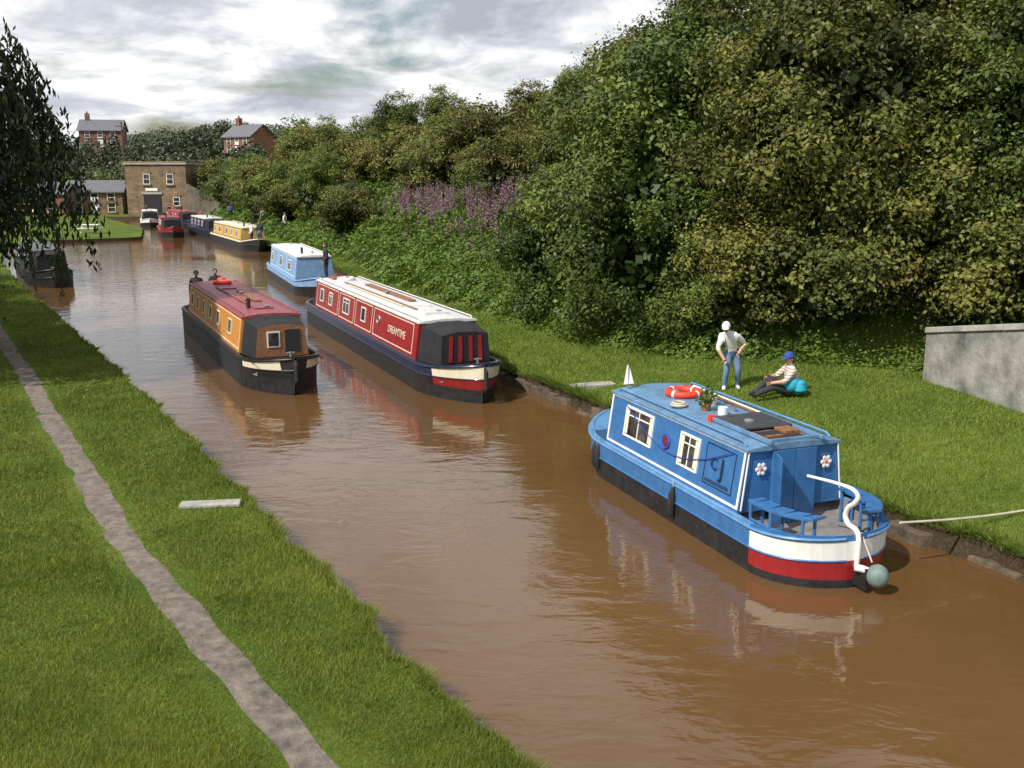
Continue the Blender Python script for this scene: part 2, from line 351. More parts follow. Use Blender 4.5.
# ------------------------------------------------------------------ foliage
def crown(seed,R,zc,nc,nl,ls,cr=(.7,1.2),asp=.55,low=-.35,droop=.12):
    global rng
    rng=np.random.default_rng(seed); R=np.array(R)
    d=unit(rng.normal(size=(nc,3))); d[:,2]=np.where(d[:,2]<low,-d[:,2],d[:,2])
    C=d*R*rng.uniform(.5,1.05,(nc,1))+np.array([0,0,zc]); r=rng.uniform(*cr,nc); ct=rng.uniform(0,1,nc)
    wt=r**2; idx=rng.choice(nc,nl,p=wt/wt.sum())
    dd=unit(rng.normal(size=(nl,3))+d[idx]*.7+np.array([0,0,.25])); rad=r[idx]*rng.uniform(.4,1.1,nl)**.6
    sp=rng.random(nl)<.22; si=rng.integers(0,9,nl); 
    h1=np.modf(np.sin((idx*9+si)*12.9898)*43758.5453)[0]; h2=np.modf(np.sin((idx*9+si)*78.233)*12543.12)[0]; h3=np.modf(np.sin((idx*9+si)*39.425)*8731.7)[0]
    sd=unit(np.stack([h1,h2,np.abs(h3)*1.1-.1],1)+d[idx]*.5)
    dd=np.where(sp[:,None],unit(sd+rng.normal(size=(nl,3))*.09),dd); rad=np.where(sp,r[idx]*rng.uniform(.6,1.5,nl),rad)
    lump=1+.2*np.sin(dd[:,0]*7+idx)+.17*np.sin(dd[:,2]*9+idx*2)
    P=C[idx]+dd*(rad*lump)[:,None]*np.array([1,1,.75])
    P[:,2]-=droop*rng.random(nl)**2
    P[:,2]=np.maximum(P[:,2],.02+.2*rng.random(nl))
    Nn=dd+rng.normal(size=(nl,3))*.55+np.array([0,0,.35])
    t=np.clip(.12+.6*ct[idx]+rng.normal(0,.18,nl)+.15*sp,0,1)
    V,F=leafgeo(P,Nn,ls*rng.uniform(.6,1.35,nl),asp)
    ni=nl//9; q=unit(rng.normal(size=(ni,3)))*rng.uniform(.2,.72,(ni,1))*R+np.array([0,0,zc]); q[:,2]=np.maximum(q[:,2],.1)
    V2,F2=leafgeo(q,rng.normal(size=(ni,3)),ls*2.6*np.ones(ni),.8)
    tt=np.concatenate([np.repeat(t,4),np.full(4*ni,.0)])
    return np.concatenate([V,V2]),np.concatenate([F,F2+len(V)]),tt,C
def tree_mesh(name,seed,R,zc,nc,nl,ls,leaf,tr=.12,**k):
    V,F,t,C=crown(seed,R,zc,nc,nl,ls,**k)
    bd=B(); rr=random.Random(seed)
    top=Vector((rr.uniform(-.2,.2),rr.uniform(-.2,.2),zc*.9))
    bd.tube([(0,0,-.4),(.05,0,zc*.35),top],[tr*1.3,tr,tr*.6],'bark',7)
    for i in range(min(14,len(C))):
        c=Vector(C[i]); st=Vector((0,0,-.1)).lerp(top,rr.uniform(.35,1)); md=st.lerp(c,.5)+Vector((rr.uniform(-.15,.15),rr.uniform(-.15,.15),.15))
        bd.tube([st,md,c],[tr*.5,tr*.3,tr*.1],'bark',5)
    V3=np.array(bd.v); F3=np.array([f for f in bd.f if len(f)==4])
    return np_mesh(name,np.concatenate([V,V3]),np.concatenate([F,F3+len(V)]),np.concatenate([t,np.zeros(len(V3))]),[leaf,'bark'],np.concatenate([np.zeros(len(F)),np.ones(len(F3))]))
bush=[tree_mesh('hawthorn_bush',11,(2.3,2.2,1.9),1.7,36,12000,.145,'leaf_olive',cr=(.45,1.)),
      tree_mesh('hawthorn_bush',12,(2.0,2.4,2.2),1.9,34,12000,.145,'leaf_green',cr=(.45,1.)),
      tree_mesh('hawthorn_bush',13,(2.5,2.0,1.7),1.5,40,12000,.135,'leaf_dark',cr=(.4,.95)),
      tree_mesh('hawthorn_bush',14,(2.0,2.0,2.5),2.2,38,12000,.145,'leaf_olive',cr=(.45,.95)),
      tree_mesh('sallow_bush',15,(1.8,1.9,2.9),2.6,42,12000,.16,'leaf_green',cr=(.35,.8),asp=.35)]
bname=['hawthorn_bush','hawthorn_bush','hawthorn_bush','hawthorn_bush','sallow_bush']
rr=random.Random(5)
Yv=25.
while Yv<150:
    st=3.2+Yv*.026; d=2.4
    if 34<Yv<66: d=6.5
    if Yv>66: d=3.
    if Yv<34: d=3.2
    while d<30:
        y=Yv+rr.uniform(-1.4,1.4); x=float(XH(y))+d+rr.uniform(-1.1,1.1)
        if x< .62*y+5:
            i=rr.choice([0,0,1,2,3,3,4]); s=rr.uniform(.7,1.35)*(1+Yv*.0012)
            if 40<y<62 and d<12: s*=.8
            if 30<y<70 and d>14: s=min(s,1.15)
            if not (Yv<33 and x>5 and d<9):
                link(bname[i],bush[i],(x,y,gz(x,y)-.15),rr.uniform(0,6.28),(s,s,s*rr.uniform(.8,1.1)))
        d+=st*rr.uniform(.85,1.2)
    Yv+=st
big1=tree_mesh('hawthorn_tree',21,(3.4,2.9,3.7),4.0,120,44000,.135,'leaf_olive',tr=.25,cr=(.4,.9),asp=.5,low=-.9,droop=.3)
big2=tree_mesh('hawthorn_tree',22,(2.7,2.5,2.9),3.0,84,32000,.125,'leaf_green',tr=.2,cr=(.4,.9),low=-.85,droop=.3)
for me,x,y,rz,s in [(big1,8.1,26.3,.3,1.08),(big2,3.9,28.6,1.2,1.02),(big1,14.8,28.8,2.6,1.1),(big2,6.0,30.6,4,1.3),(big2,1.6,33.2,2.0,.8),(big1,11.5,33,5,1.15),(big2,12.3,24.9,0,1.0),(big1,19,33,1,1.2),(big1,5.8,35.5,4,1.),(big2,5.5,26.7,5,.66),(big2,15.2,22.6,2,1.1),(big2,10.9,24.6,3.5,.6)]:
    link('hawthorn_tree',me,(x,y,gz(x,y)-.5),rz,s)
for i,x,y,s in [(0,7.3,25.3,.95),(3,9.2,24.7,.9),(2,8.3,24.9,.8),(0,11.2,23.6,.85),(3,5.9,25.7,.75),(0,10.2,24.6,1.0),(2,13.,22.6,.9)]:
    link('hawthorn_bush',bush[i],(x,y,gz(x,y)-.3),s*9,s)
rng=np.random.default_rng(33)
def cover(name,n,y0,y1,d0,d1,hf,ls,leaf,asp=.6,base=.5):
    u=rng.random(n); y=1/(1/y0-u*(1/y0-1/y1)); d=d0+(d1-d0)*rng.random(n); d=d+.5*snoise(y,y*0,1.3,44)*(d<1); x=XH(y)+d
    lump=np.clip(.5+.55*snoise(x,y,1.5,41)+.3*snoise(x,y,4.5,42),0,2)
    z=ground(x,y)+hf*lump*sst(d0-.1,d0+1.3,d)*rng.uniform(.35,1.,n)**.5
    Nn=np.stack([-np.cos(x*3+y),-np.cos(y*2.5),np.full(n,1.3)],1)*.5+rng.normal(size=(n,3))*.55+np.array([-.4,0,.4])
    V,F=leafgeo(np.stack([x,y,z],1),Nn,ls*rng.uniform(.6,1.4,n)*(y/30)**.7,asp)
    t=np.clip(base-.15+.35*lump+.2*snoise(x,y,1.1,43)+rng.normal(0,.18,n),0,1)
    link(name,np_mesh(name,V,F,np.repeat(t,4),[leaf]))
cover('bramble_undergrowth',140000,23,120,-.6,8,1.15,.12,'leaf_bramble')
cover('hillside_undergrowth',55000,20,150,4,34,1.0,.25,'leaf_dark')
ns=620; y=rng.uniform(39,66,ns); d=rng.normal(4.6,1.0,ns); x=XH(y)+d; k=snoise(x,y,.5,50)>-.4; x,y=x[k],y[k]; ns=len(x); hh=rng.uniform(.9,1.7,ns)
P=[]; z0=ground(x,y)+.3
for j in range(22):
    f=j/21; P.append(np.stack([x+rng.normal(0,.06,ns)*(1.2-f),y+rng.normal(0,.06,ns),z0+hh*(.5+.5*f)],1))
P=np.concatenate(P); V,F=leafgeo(P,rng.normal(size=P.shape),rng.uniform(.06,.11,len(P)),.7)
link('willowherb_flowers',np_mesh('willowherb_flowers',V,F,np.repeat(rng.random(len(P)),4),['flower_pink']))
def mass(name,pts,nl,ls,leaf,seed):
    global rng
    r=np.random.default_rng(seed); Vs=[];Fs=[];T=[];o=0
    for (x,y,rad,h) in pts:
        z=gz(x,y); nc=9; d=unit(r.normal(size=(nc,3))); C=d*np.array([rad*.6,rad*.6,h*.3])+np.array([x,y,z+h*.5]); idx=r.integers(0,nc,nl)
        dd=unit(r.normal(size=(nl,3))+np.array([0,-.2,.3])); P=C[idx]+dd*np.array([rad*.5,rad*.5,h*.25])*r.uniform(.6,1.1,(nl,1))
        V,F=leafgeo(P,dd+r.normal(size=(nl,3))*.5,ls*r.uniform(.6,1.3,nl),.7); t=np.clip(r.random()*.6+r.random(nc)[idx]*.3+r.normal(0,.1,nl),0,1)
        Vs.append(V);Fs.append(F+o);o+=len(V);T.append(np.repeat(t,4))
    link(name,np_mesh(name,np.concatenate(Vs),np.concatenate(Fs),np.concatenate(T),[leaf]))
r_=random.Random(9); pts=[]
for i in range(330):
    y=r_.uniform(139,235); u=r_.uniform(-.27,-.58); x=u*y
    if -.318<u<-.245 and y<182 and y>160: continue
    if -.30<u<-.25 and y<176: h=2.5
    elif y<160: h=r_.uniform(3,5.5)
    else: h=r_.uniform(3.5,6.5)
    pts.append((x,y,r_.uniform(2,3.5),h))
for i in range(16): pts.append((r_.uniform(-96,-70),r_.uniform(188,199),r_.uniform(2.4,3.4),r_.uniform(7.5,9.5)))
for i in range(10): pts.append((r_.uniform(-53,-42),r_.uniform(164,171),r_.uniform(2,3),r_.uniform(4,6)))
for i in range(110):
    y=r_.uniform(240,420); pts.append((-r_.uniform(.1,.62)*y,y,r_.uniform(4,7),r_.uniform(5,8)))
mass('distant_trees',pts,380,.62,'leaf_far',3)
pts=[(-54-r_.uniform(0,40),r_.uniform(88,124),r_.uniform(1.5,3),r_.uniform(2.5,5)) for i in range(30)]
pts+=[(-50-r_.uniform(2,26),r_.uniform(138,146),r_.uniform(2,3.2),r_.uniform(5,8)) for i in range(16)]
pts+=[(float(XR(y))+r_.uniform(6,16),y,2.2,3.2) for y in np.arange(128,150,2.)]
mass('distant_trees',pts,900,.38,'leaf_dark',4)

# willow
rng=np.random.default_rng(77)
P=[];Nn=[]
for k in range(1150):
    q=rng.uniform(0,6.28); rad=rng.uniform(.1,1)**.6*4.9; top=4.2+7.2*math.sqrt(max(0,1-(rad/5.3)**2))*rng.uniform(.75,1.04)
    ln=rng.uniform(1.6,6.); ln=min(ln,top-rng.uniform(1.2,3.6)); 
    if ln<.5: continue
    m_=int(ln*20); t=np.sort(rng.random(m_)); sw=rng.normal(0,.3,2); rr_=rad+.7*math.sin(q*5)*(rad/5)
    px=math.cos(q)*(rr_+.5*np.sin(t*1.6))+sw[0]*t; py=math.sin(q)*(rr_+.5*np.sin(t*1.6))+sw[1]*t
    P.append(np.stack([px+rng.normal(0,.09,m_),py+rng.normal(0,.09,m_),top-t*ln],1)); Nn.append(np.stack([rng.normal(size=m_),rng.normal(size=m_),rng.normal(size=m_)*.4],1))
P=np.concatenate(P);Nn=np.concatenate(Nn); n=len(P)
ax=unit(rng.normal(0,.45,(n,3))+np.array([0,0,-1.])); Nn=unit(np.cross(ax,Nn)); bb=np.cross(ax,Nn); l=rng.uniform(.09,.17,n)[:,None]; w=l*.32
V=np.stack([P-ax*l,P+bb*w,P+ax*l,P-bb*w],1).reshape(-1,3); F=np.arange(4*n).reshape(n,4)
T=np.repeat(np.clip(rng.normal(.45,.25,n),0,1),4)
bd=B(); bd.tube([(0,0,-.3),(.1,0,2),(.3,.1,4.2)],[.45,.36,.28],'bark',10)
for i in range(11):
    q=i*2.4; bd.tube([(.2,.05,3.+.1*i),(1.4*math.cos(q),1.4*math.sin(q),6),(3.2*math.cos(q),3.2*math.sin(q),8.2),(4.1*math.cos(q),4.1*math.sin(q),7.4)],[.18,.11,.06,.02],'bark',6)
V3=np.array(bd.v);F3=np.array([f for f in bd.f if len(f)==4])
wme=np_mesh('willow_tree',np.concatenate([V,V3]),np.concatenate([F,F3+len(V)]),np.concatenate([T,np.zeros(len(V3))]),['leaf_willow','bark'],np.concatenate([np.zeros(len(F)),np.ones(len(F3))]))
for x,y,rz,s in [(-17.9,27.,0,1.),(-26.5,31.5,4,1.)]: link('willow_tree',wme,(x,y,gz(x,y)),rz,s)  # second willow is out of view, added to shade the left bank grass
for x,y,s in [(-19,31,.9),(-22.5,36,1.1),(-25,41,1.2),(-30,50,1.3),(-21,27,1.1),(-36,60,1.2),(-26.5,45,.9)]:
    link('hawthorn_bush',bush[2],(x,y,gz(x,y)-.1),s*7,s)

# ------------------------------------------------------------------ people
def person(name,loc,rz,J,shirt='cloth_white',trous='jeans',shoe='shoe_white',cap=None,sleeve=True,sc=1.,face=(0,-1,0),parent=None):
    e=empty(name,loc,rz); e.scale=(sc,)*3
    if parent: e.parent=parent
    names=['pelvis','waist','chest','neck','head']; vs=[J[k] for k in names]; rad=[.155,.135,.165,.062,.055]; ed=[(0,1),(1,2),(2,3),(3,4)]
    segs=[(0,1,trous if J.get('lowtop') else shirt),(1,2,shirt),(2,3,shirt),(3,4,'skin')]
    def addv(p,r): vs.append(p); rad.append(r); return len(vs)-1
    for sd in 'LR':
        a=addv(J['sh'+sd],.085); b=addv(J['el'+sd],.055); c=addv(J['wr'+sd],.036)
        w=Vector(J['wr'+sd]); d=(w-Vector(J['el'+sd])).normalized(); h=addv(tuple(w+d*.08),.038)
        ed+=[(2,a),(a,b),(b,c),(c,h)]; segs+=[(2,a,shirt),(a,b,shirt),(b,c,shirt if sleeve else 'skin'),(c,h,'skin')]
        a=addv(J['hip'+sd],.115); b=addv(J['kn'+sd],.075); c=addv(J['an'+sd],.052); t=addv(J['toe'+sd],.045)
        ed+=[(0,a),(a,b),(b,c),(c,t)]; segs+=[(0,a,trous),(a,b,trous),(b,c,trous),(c,t,shoe)]
    def skinmesh(vs,ed,rad,roots,lv):
        me=bpy.data.meshes.new('t'); me.from_pydata(vs,ed,[]); o=bpy.data.objects.new('t',me); col.objects.link(o)
        o.modifiers.new('s','SKIN'); sv=me.skin_vertices[0].data
        for i,r in enumerate(rad): sv[i].radius=(r,r); sv[i].use_root=(i in roots)
        u=o.modifiers.new('u','SUBSURF'); u.levels=lv; u.render_levels=lv
        bpy.context.view_layer.update(); dg=bpy.context.evaluated_depsgraph_get()
        m=bpy.data.meshes.new_from_object(o.evaluated_get(dg)); bpy.data.objects.remove(o); return m
    m=skinmesh(vs,ed,rad,{0},2); m.name='body'
    ks=[]; 
    for s in segs:
        if s[2] not in ks: ks.append(s[2])
    for k in ks: m.materials.append(M[k])
    sg=[(Vector(vs[a]),Vector(vs[b]),k,max(rad[a],rad[b])) for a,b,k in segs]
    for p in m.polygons:
        c=p.center; best=9;bk=ks[0]
        for a,b,k,r in sg:
            ab=b-a; t=max(0,min(1,(c-a).dot(ab)/max(1e-6,ab.dot(ab)))); dist=(c-(a+ab*t)).length/r
            if dist<best: best=dist;bk=k
        p.material_index=ks.index(bk); p.use_smooth=True
    o=bpy.data.objects.new('body',m); col.objects.link(o); o.parent=e
    fv=[];fe=[];fr=[];roots=set()
    for sd in 'LR':
        w=Vector(J['wr'+sd]); d=(w-Vector(J['el'+sd])).normalized(); s=d.cross(Vector((0,1,0.2))).normalized(); n_=d.cross(s)
        for i,(off,ln) in enumerate([(-.03,.062),(-.01,.075),(.01,.07),(.029,.055),(-.045,.05)]):
            base=w+d*(.09 if i<4 else .045)+s*off; b0=len(fv); roots.add(b0); dr=d if i<4 else (d*.7-s*.8).normalized()
            fv+=[tuple(base),tuple(base+dr*ln*.5+n_*.006),tuple(base+dr*ln*.85+n_*.025)]; fr+=[.0105,.0095,.008]; fe+=[(b0,b0+1),(b0+1,b0+2)]
    m=skinmesh(fv,fe,fr,roots,1); m.name='fingers'; m.materials.append(M['skin']); o=bpy.data.objects.new('fingers',m); col.objects.link(o); o.parent=e
    H=Vector(J['head']); f=Vector(face).normalized(); ang=math.atan2(f.y,f.x)+math.pi/2
    bd=B()
    def fn(p):
        x,y,z=p
        if z<0: x*=1+z*1.8; 
        if y<-.06 and z<-.05: y-=.008
        return [x,y,z]
    bd.ball((0,0,.07),(.078,.098,.122),'skin',18,12,fn)
    bd.ball((0,-.102,.06),(.013,.02,.026),'skin',8,6)
    for q in (-1,1):
        bd.ball((q*.03,-.088,.085),(.012,.008,.007),'interior',8,5); bd.ball((q*.079,.005,.065),(.012,.02,.032),'skin',8,6)
        bd.box((q*.03,-.092,.103),(.03,.008,.006),'hair')
    bd.box((0,-.094,.012),(.045,.008,.008),'cloth_red')
    bd.ball((0,.012,.085),(.088,.104,.118),'hair',16,8,None,0,math.pi*.52)
    bd.ball((0,.05,.055),(.078,.065,.09),'hair',12,8)
    if cap:
        bd.ball((0,.0,.10),(.097,.115,.108),cap,18,8,None,0,math.pi*.5)
        bd.ball((0,-.12,.105),(.075,.085,.012),cap,14,6)
    h=bd.obj('head',e,smooth=True); h.location=H; h.rotation_euler=(J.get('tilt',0),0,ang)
    return e
def stand(armL=None,armR=None):
    return dict(pelvis=(0,0,.92),waist=(0,0,1.08),chest=(0,.0,1.3),neck=(0,0,1.46),head=(0,-.01,1.54),shL=(-.17,0,1.38),elL=(-.24,.02,1.1),wrL=armL or (-.22,-.12,.9),shR=(.17,0,1.38),elR=(.24,.02,1.1),wrR=armR or (.22,-.12,.9),
      hipL=(-.09,0,.86),knL=(-.11,-.02,.48),anL=(-.12,.02,.09),toeL=(-.13,-.13,.04),hipR=(.09,0,.86),knR=(.11,-.02,.48),anR=(.12,.02,.09),toeR=(.13,-.13,.04),lowtop=True)
mx_,my_=4.9,22.2
J=dict(pelvis=(.08,.1,.88),waist=(.05,.05,1.02),chest=(-.03,-.08,1.22),neck=(-.10,-.17,1.36),head=(-.14,-.21,1.42),tilt=.3,
  shL=(-.19,-.1,1.26),elL=(-.30,-.14,1.0),wrL=(-.19,-.25,.8),shR=(.14,-.1,1.28),elR=(.34,.02,1.08),wrR=(.2,-.12,.92),
  hipL=(0,.08,.83),knL=(-.06,-.04,.47),anL=(-.08,.04,.09),toeL=(-.12,-.12,.045),hipR=(.17,.1,.83),knR=(.22,.02,.46),anR=(.24,.14,.09),toeR=(.24,-.03,.045),lowtop=True)
person('man',(mx_,my_,gz(mx_,my_)-.01),0,J,'cloth_white','jeans','shoe_white',cap='cloth_white',sleeve=False,face=(-.35,-1,0))
J=dict(pelvis=(0,0,.14),waist=(-.0,0,.3),chest=(-.05,-.02,.5),neck=(-.09,-.03,.65),head=(-.11,-.04,.71),tilt=.1,
  shL=(-.1,-.2,.56),elL=(-.26,-.26,.36),wrL=(-.46,-.2,.33),shR=(-.06,.16,.56),elR=(-.24,.24,.38),wrR=(-.44,.14,.38),
  hipL=(-.06,-.1,.13),knL=(-.46,-.14,.24),anL=(-.84,-.12,.07),toeL=(-.9,-.14,.18),hipR=(-.06,.1,.13),knR=(-.44,.1,.36),anR=(-.72,.12,.07),toeR=(-.86,.12,.06),lowtop=True)
wx2,wy2=6.1,21.3
wm=person('seated_woman',(wx2,wy2,gz(wx2,wy2)-.02),math.radians(8),J,'cloth_stripe','cloth_dark','shoe_dark',cap='cap_blue',sleeve=False,sc=1.1,face=(-1,-.5,0))
bd=B(); bd.ball((.06,-.05,.22),(.19,.27,.17),'cyan_cloth',16,10,lambda p:[p[0]+.02*math.sin(p[1]*30),p[1]+.02*math.sin(p[2]*40),p[2]]); bd.ball((-.08,-.16,.27),(.17,.12,.15),'cyan_cloth',14,8)
bd.obj('jacket',wm,smooth=True)

# ------------------------------------------------------------------ boats
def text(parent,s,size,loc,side,k,G,tilt=.14):
    c=bpy.data.curves.new('lettering','FONT'); c.body=s; c.size=size; c.extrude=.002; c.align_x='CENTER'; c.align_y='CENTER'; c.materials.append(M[k])
    o=bpy.data.objects.new('lettering',c); col.objects.link(o); o.parent=parent
    xa=Vector((1,0,0))*(-side); up=Vector((0,-side*math.sin(tilt),math.cos(tilt))); n=xa.cross(up)
    o.matrix_local=Matrix.Translation(loc)@Matrix((xa,up,n)).transposed().to_4x4()
def boat(name,stern,head,L,c):
    G=c.get('G',.72); T=c.get('T',1.66); H=T-G; yb,yt=.92,.79; W=1.03
    hd=Vector((head[0],head[1],0)).normalized(); e=empty(name,(stern[0],stern[1],0),math.atan2(hd.y,hd.x))
    rs,rb=c.get('rs',1.0),c.get('rb',2.0)
    c0,c1=c['cabin']; zb=c.get('zb',.2)
    def u(s): return max(0,(s-(L-rb))/rb)
    def us(s): return max(0,(rs-s)/rs)
    def hw(s,lv):
        w=W
        if u(s)>0: w*= (max(0,1-u(s)**(2.3-.35*lv)))**(.62+.12*lv)
        if us(s)>0: w*= (max(0,1-us(s)**(2.4-.2*lv)))**(.5+.06*lv)
        return max(w,.012)
    def g(s): return G+c.get('rise',.26)*u(s)**1.6+.06*us(s)
    S=[rs*(1-math.cos(i/10*math.pi/2)) for i in range(10)]; S+=list(np.linspace(rs,L-rb,14)); S+=[L-rb+rb*math.sin(i/14*math.pi/2) for i in range(1,15)]
    fd=L-c.get('fore',1.0)
    S=sorted(S+[c0-.002,c1+.002,fd-.003,fd+.003])
    dk=c.get('deck',.42); nlev=5; secs=[]
    for s in S:
        gg=g(s); zs=[gg,gg-.09,zb+(gg-.09-zb)*.5,zb,-.35]; ys=[hw(s,0),hw(s,.4)*1.0,hw(s,.8),hw(s,1.4),hw(s,1.8)]
        xo=[0,0,0,-.1*u(s),-.25*u(s)]
        dz=gg-.015 if s>fd else (dk if (s<c0 or s>c1) else gg-.05)
        wi=max(hw(s,0)-.09,.006)
        p=[(s,wi-.01 if wi>.02 else wi,dz),(s,wi,gg)]+[(s+xo[i],ys[i],zs[i]) for i in range(nlev)]
        q=[(a,-b,z) for a,b,z in p][::-1]; secs.append(p+q)
    bd=B(); n=len(secs[0]); bm=c['bands']
    for k in range(len(secs)-1):
        sm=(S[k]+S[k+1])/2
        for i in range(n-1):
            j=i if i<7 else n-2-i
            if j==0: mt='deck' if S[k]<fd else c.get('foredeck','black_hull')
            elif j==1: mt=bm(0,sm,L)
            elif j<=5: mt=bm(j-2,sm,L)
            else: mt='black_hull'
            bd.add([secs[k][i],secs[k+1][i],secs[k+1][i+1],secs[k][i+1]],[(0,1,2,3)],mt)
        a,b=secs[k],secs[k+1]
        bd.add([a[0],a[-1],b[-1],b[0]],[(0,1,2,3)],c.get('deckm','deck') if sm<fd else c.get('foredeck','black_hull'))
    bd.obj('hull',e,smooth=True)
    bd=B()
    for sd in (1,-1):
        pts=[(s,sd*(hw(s,0)+.005),g(s)-.05) for s in S[1:-1]]; bd.tube(pts,.024,bm(0,L/2,L),6)
        pts=[(s,sd*(hw(s,.8)+.004),zb+(g(s)-.09-zb)*.5) for s in S[1:-1]]; bd.tube(pts,.016,c.get('strake','black_hull'),6)
    bd.obj('rubbing_strakes',e,smooth=True)
    bd=B(); cm=c['side']; em=c.get('end',cm)
    A=[(c0,yb,G-.02),(c0,-yb,G-.02),(c0,-yt,T),(c0,yt,T)]; Bp=[(c1,y,z) for _,y,z in A]
    bd.add(A+Bp,[(0,4,7,3),(1,2,6,5)],cm); bd.add(A+Bp,[(0,3,2,1),(4,5,6,7)],em)
    bd.obj('cabin',e)
    bd=B(); K=8; rm=c['roof']; vs=[]
    for s in (c0-.05,c1+.05):
        for i in range(K+1):
            yy=-(yt+.03)+2*(yt+.03)*i/K; vs.append((s,yy,T+.012+.065*(1-(yy/(yt+.03))**2)))
        vs.append((s,yt+.03,T-.03)); vs.append((s,-(yt+.03),T-.03))
    n=K+3; fs=[(i,(i+1)%n,n+(i+1)%n,n+i) for i in range(n)]+[tuple(range(n))[::-1],tuple(range(n,2*n))]
    bd.add(vs,fs,rm); bd.obj('roof',e,bevel=.006)
    def sy(h,out): return yb+(yt-yb)*h/H+out
    def sbox(b,s0,s1,h0,h1,o0,o1,sd,k):
        b.hexa([(s0,sd*sy(h0,o0),G+h0),(s1,sd*sy(h0,o0),G+h0),(s1,sd*sy(h0,o1),G+h0),(s0,sd*sy(h0,o1),G+h0),(s0,sd*sy(h1,o0),G+h1),(s1,sd*sy(h1,o0),G+h1),(s1,sd*sy(h1,o1),G+h1),(s0,sd*sy(h1,o1),G+h1)],k)
    def rect(b,s0,s1,h0,h1,t,sd,k,o=.008):
        sbox(b,s0,s1,h1-t,h1,-.01,o,sd,k); sbox(b,s0,s1,h0,h0+t,-.01,o,sd,k)
        sbox(b,s0,s0+t,h0+t,h1-t,-.01,o,sd,k); sbox(b,s1-t,s1,h0+t,h1-t,-.01,o,sd,k)
    bd=B(); bw=B()
    for sd in (1,-1):
        for (s0,s1,k,fill) in c.get('panels',[]):
            if fill: sbox(bd,s0,s1,.06,H-.08,-.01,.004,sd,fill)
            rect(bd,s0,s1,.06,H-.08,.025,sd,k)
        for (s0,s1,h0,h1) in c.get('windows',[]):
            rect(bw,s0,s1,h0,h1,.035,sd,c.get('frame','white_paint'),.022)
            sbox(bw,s0+.033,s1-.033,h0+.033,h1-.033,-.01,.012,sd,'glass')
            if s1-s0>.5:
                sbox(bw,(s0+s1)/2-.012,(s0+s1)/2+.012,h0+.03,h1-.03,-.01,.02,sd,c.get('frame','white_paint'))
                sbox(bw,s0+.03,s1-.03,h0+(h1-h0)*.7,h0+(h1-h0)*.7+.02,-.01,.019,sd,c.get('frame','white_paint'))
            if c.get('curtains'):
                for (a,b_) in ((s0+.04,s0+.13),(s1-.13,s1-.04)): sbox(bw,a,b_,h0+.05,h1-.05,-.01,.0135,sd,'cream_paint')
        for (s,h,rad,k) in c.get('ports',[]):
            bw.ring((s,sd*sy(h,.01),G+h),rad,.02,k,(0,sd,.14),20,6)
            bw.ball((s,sd*sy(h,0),G+h),(rad,.012,rad),'glass',14,6)
        bw.tube([(c0+.1,sd*(yt-.06),T+.03),(c0+.2,sd*(yt-.06),T+.085),(c1-.2,sd*(yt-.06),T+.085),(c1-.1,sd*(yt-.06),T+.03)],.018,c.get('rail',rm),6)
    if bd.v: bd.obj('side_panels',e)
    if bw.v: bw.obj('windows_and_rails',e)
    if c.get('cratch'):
        cl=c['cratch']; k=c.get('cratchm','canvas_black'); bd=B()
        w0,w1=.88,c.get('cw',.66)
        nS=5; vs=[]
        for i in range(nS+1):
            t=i/nS; s=c1+.06+cl*t; b_=min(w0+(w1-w0)*t,hw(s,0)-.1); tp=yt-.05-.12*t; zz=T-.03-.10*t; sag=.015*math.sin(i*2)
            vs+=[(s,b_,g(s)-.03),(s,tp,zz-.04),(s,tp*.4,zz+.04+sag),(s,-tp*.4,zz+.04+sag),(s,-tp,zz-.04),(s,-b_,g(s)-.03)]
        fs=[(i*6+j,i*6+j+1,(i+1)*6+j+1,(i+1)*6+j) for i in range(nS) for j in range(5)]
        bd.add(vs,fs,k); o=nS*6; bd.add(vs[o:o+6],[(0,1,2,3,4,5)],c.get('cratchfront',k))
        s=vs[o][0]+.01; b_=vs[o][1]; tp=vs[o+1][1]; z0=vs[o][2]; z1=vs[o+1][2]
        st=c.get('cratchstripe')
        if st:
            for f in (-.62,-.22,.22,.62): 
                bd.hexa([(s-.008,f*b_-.05,z0+.04),(s+.006,f*b_-.05,z0+.04),(s+.006,f*b_+.05,z0+.04),(s-.008,f*b_+.05,z0+.04),(s-.008,f*tp-.05,z1-.03),(s+.006,f*tp-.05,z1-.03),(s+.006,f*tp+.05,z1-.03),(s-.008,f*tp+.05,z1-.03)],st)
        if c.get('cratchwin'):
            f=.22
            bd.box((s,-f,(z0+z1)/2+.08),(.02,.34,.42),'white_paint'); bd.box((s+.008,-f,(z0+z1)/2+.08),(.02,.27,.35),'glass')
            bd.box((s,f*1.3,(z0+z1)/2+.02),(.02,.4,.6),'interior')
        bd.obj('cratch',e)
    bd=B()
    bd.box((c0-.012,0,G+H*.42),(.02,.7,H*.8),c.get('door','wood')); bd.box((c0-.024,0,G+H*.42),(.02,.02,H*.8),'interior')
    bd.obj('doors',e,bevel=.004)
    if c.get('tiller',True):
        bd=B(); bd.tube([(.06,0,.4),(.06,0,.95),(.12,0,1.12),(.4,0,1.22),(1.0,.05,1.26)],[.03,.03,.025,.02,.02],'steel',8); bd.obj('tiller',e,smooth=True)
    bd=B()
    if c.get('stemfender',True): bd.tube([(L-.02,0,g(L)-.1),(L+.05,0,g(L)-.2),(L+.06,0,.42),(L-.02,0,.3)],[.03,.06,.06,.03],'rubber',8)
    for i,s in enumerate(np.linspace(c0+1,c1-1,max(2,int((c1-c0)/3)))):
        bd.tube([(s,.1,T+.06),(s,.1,T+.13)],.04,'steel',8); bd.ball((s,.1,T+.15),(.09,.09,.035),'steel',12,5)
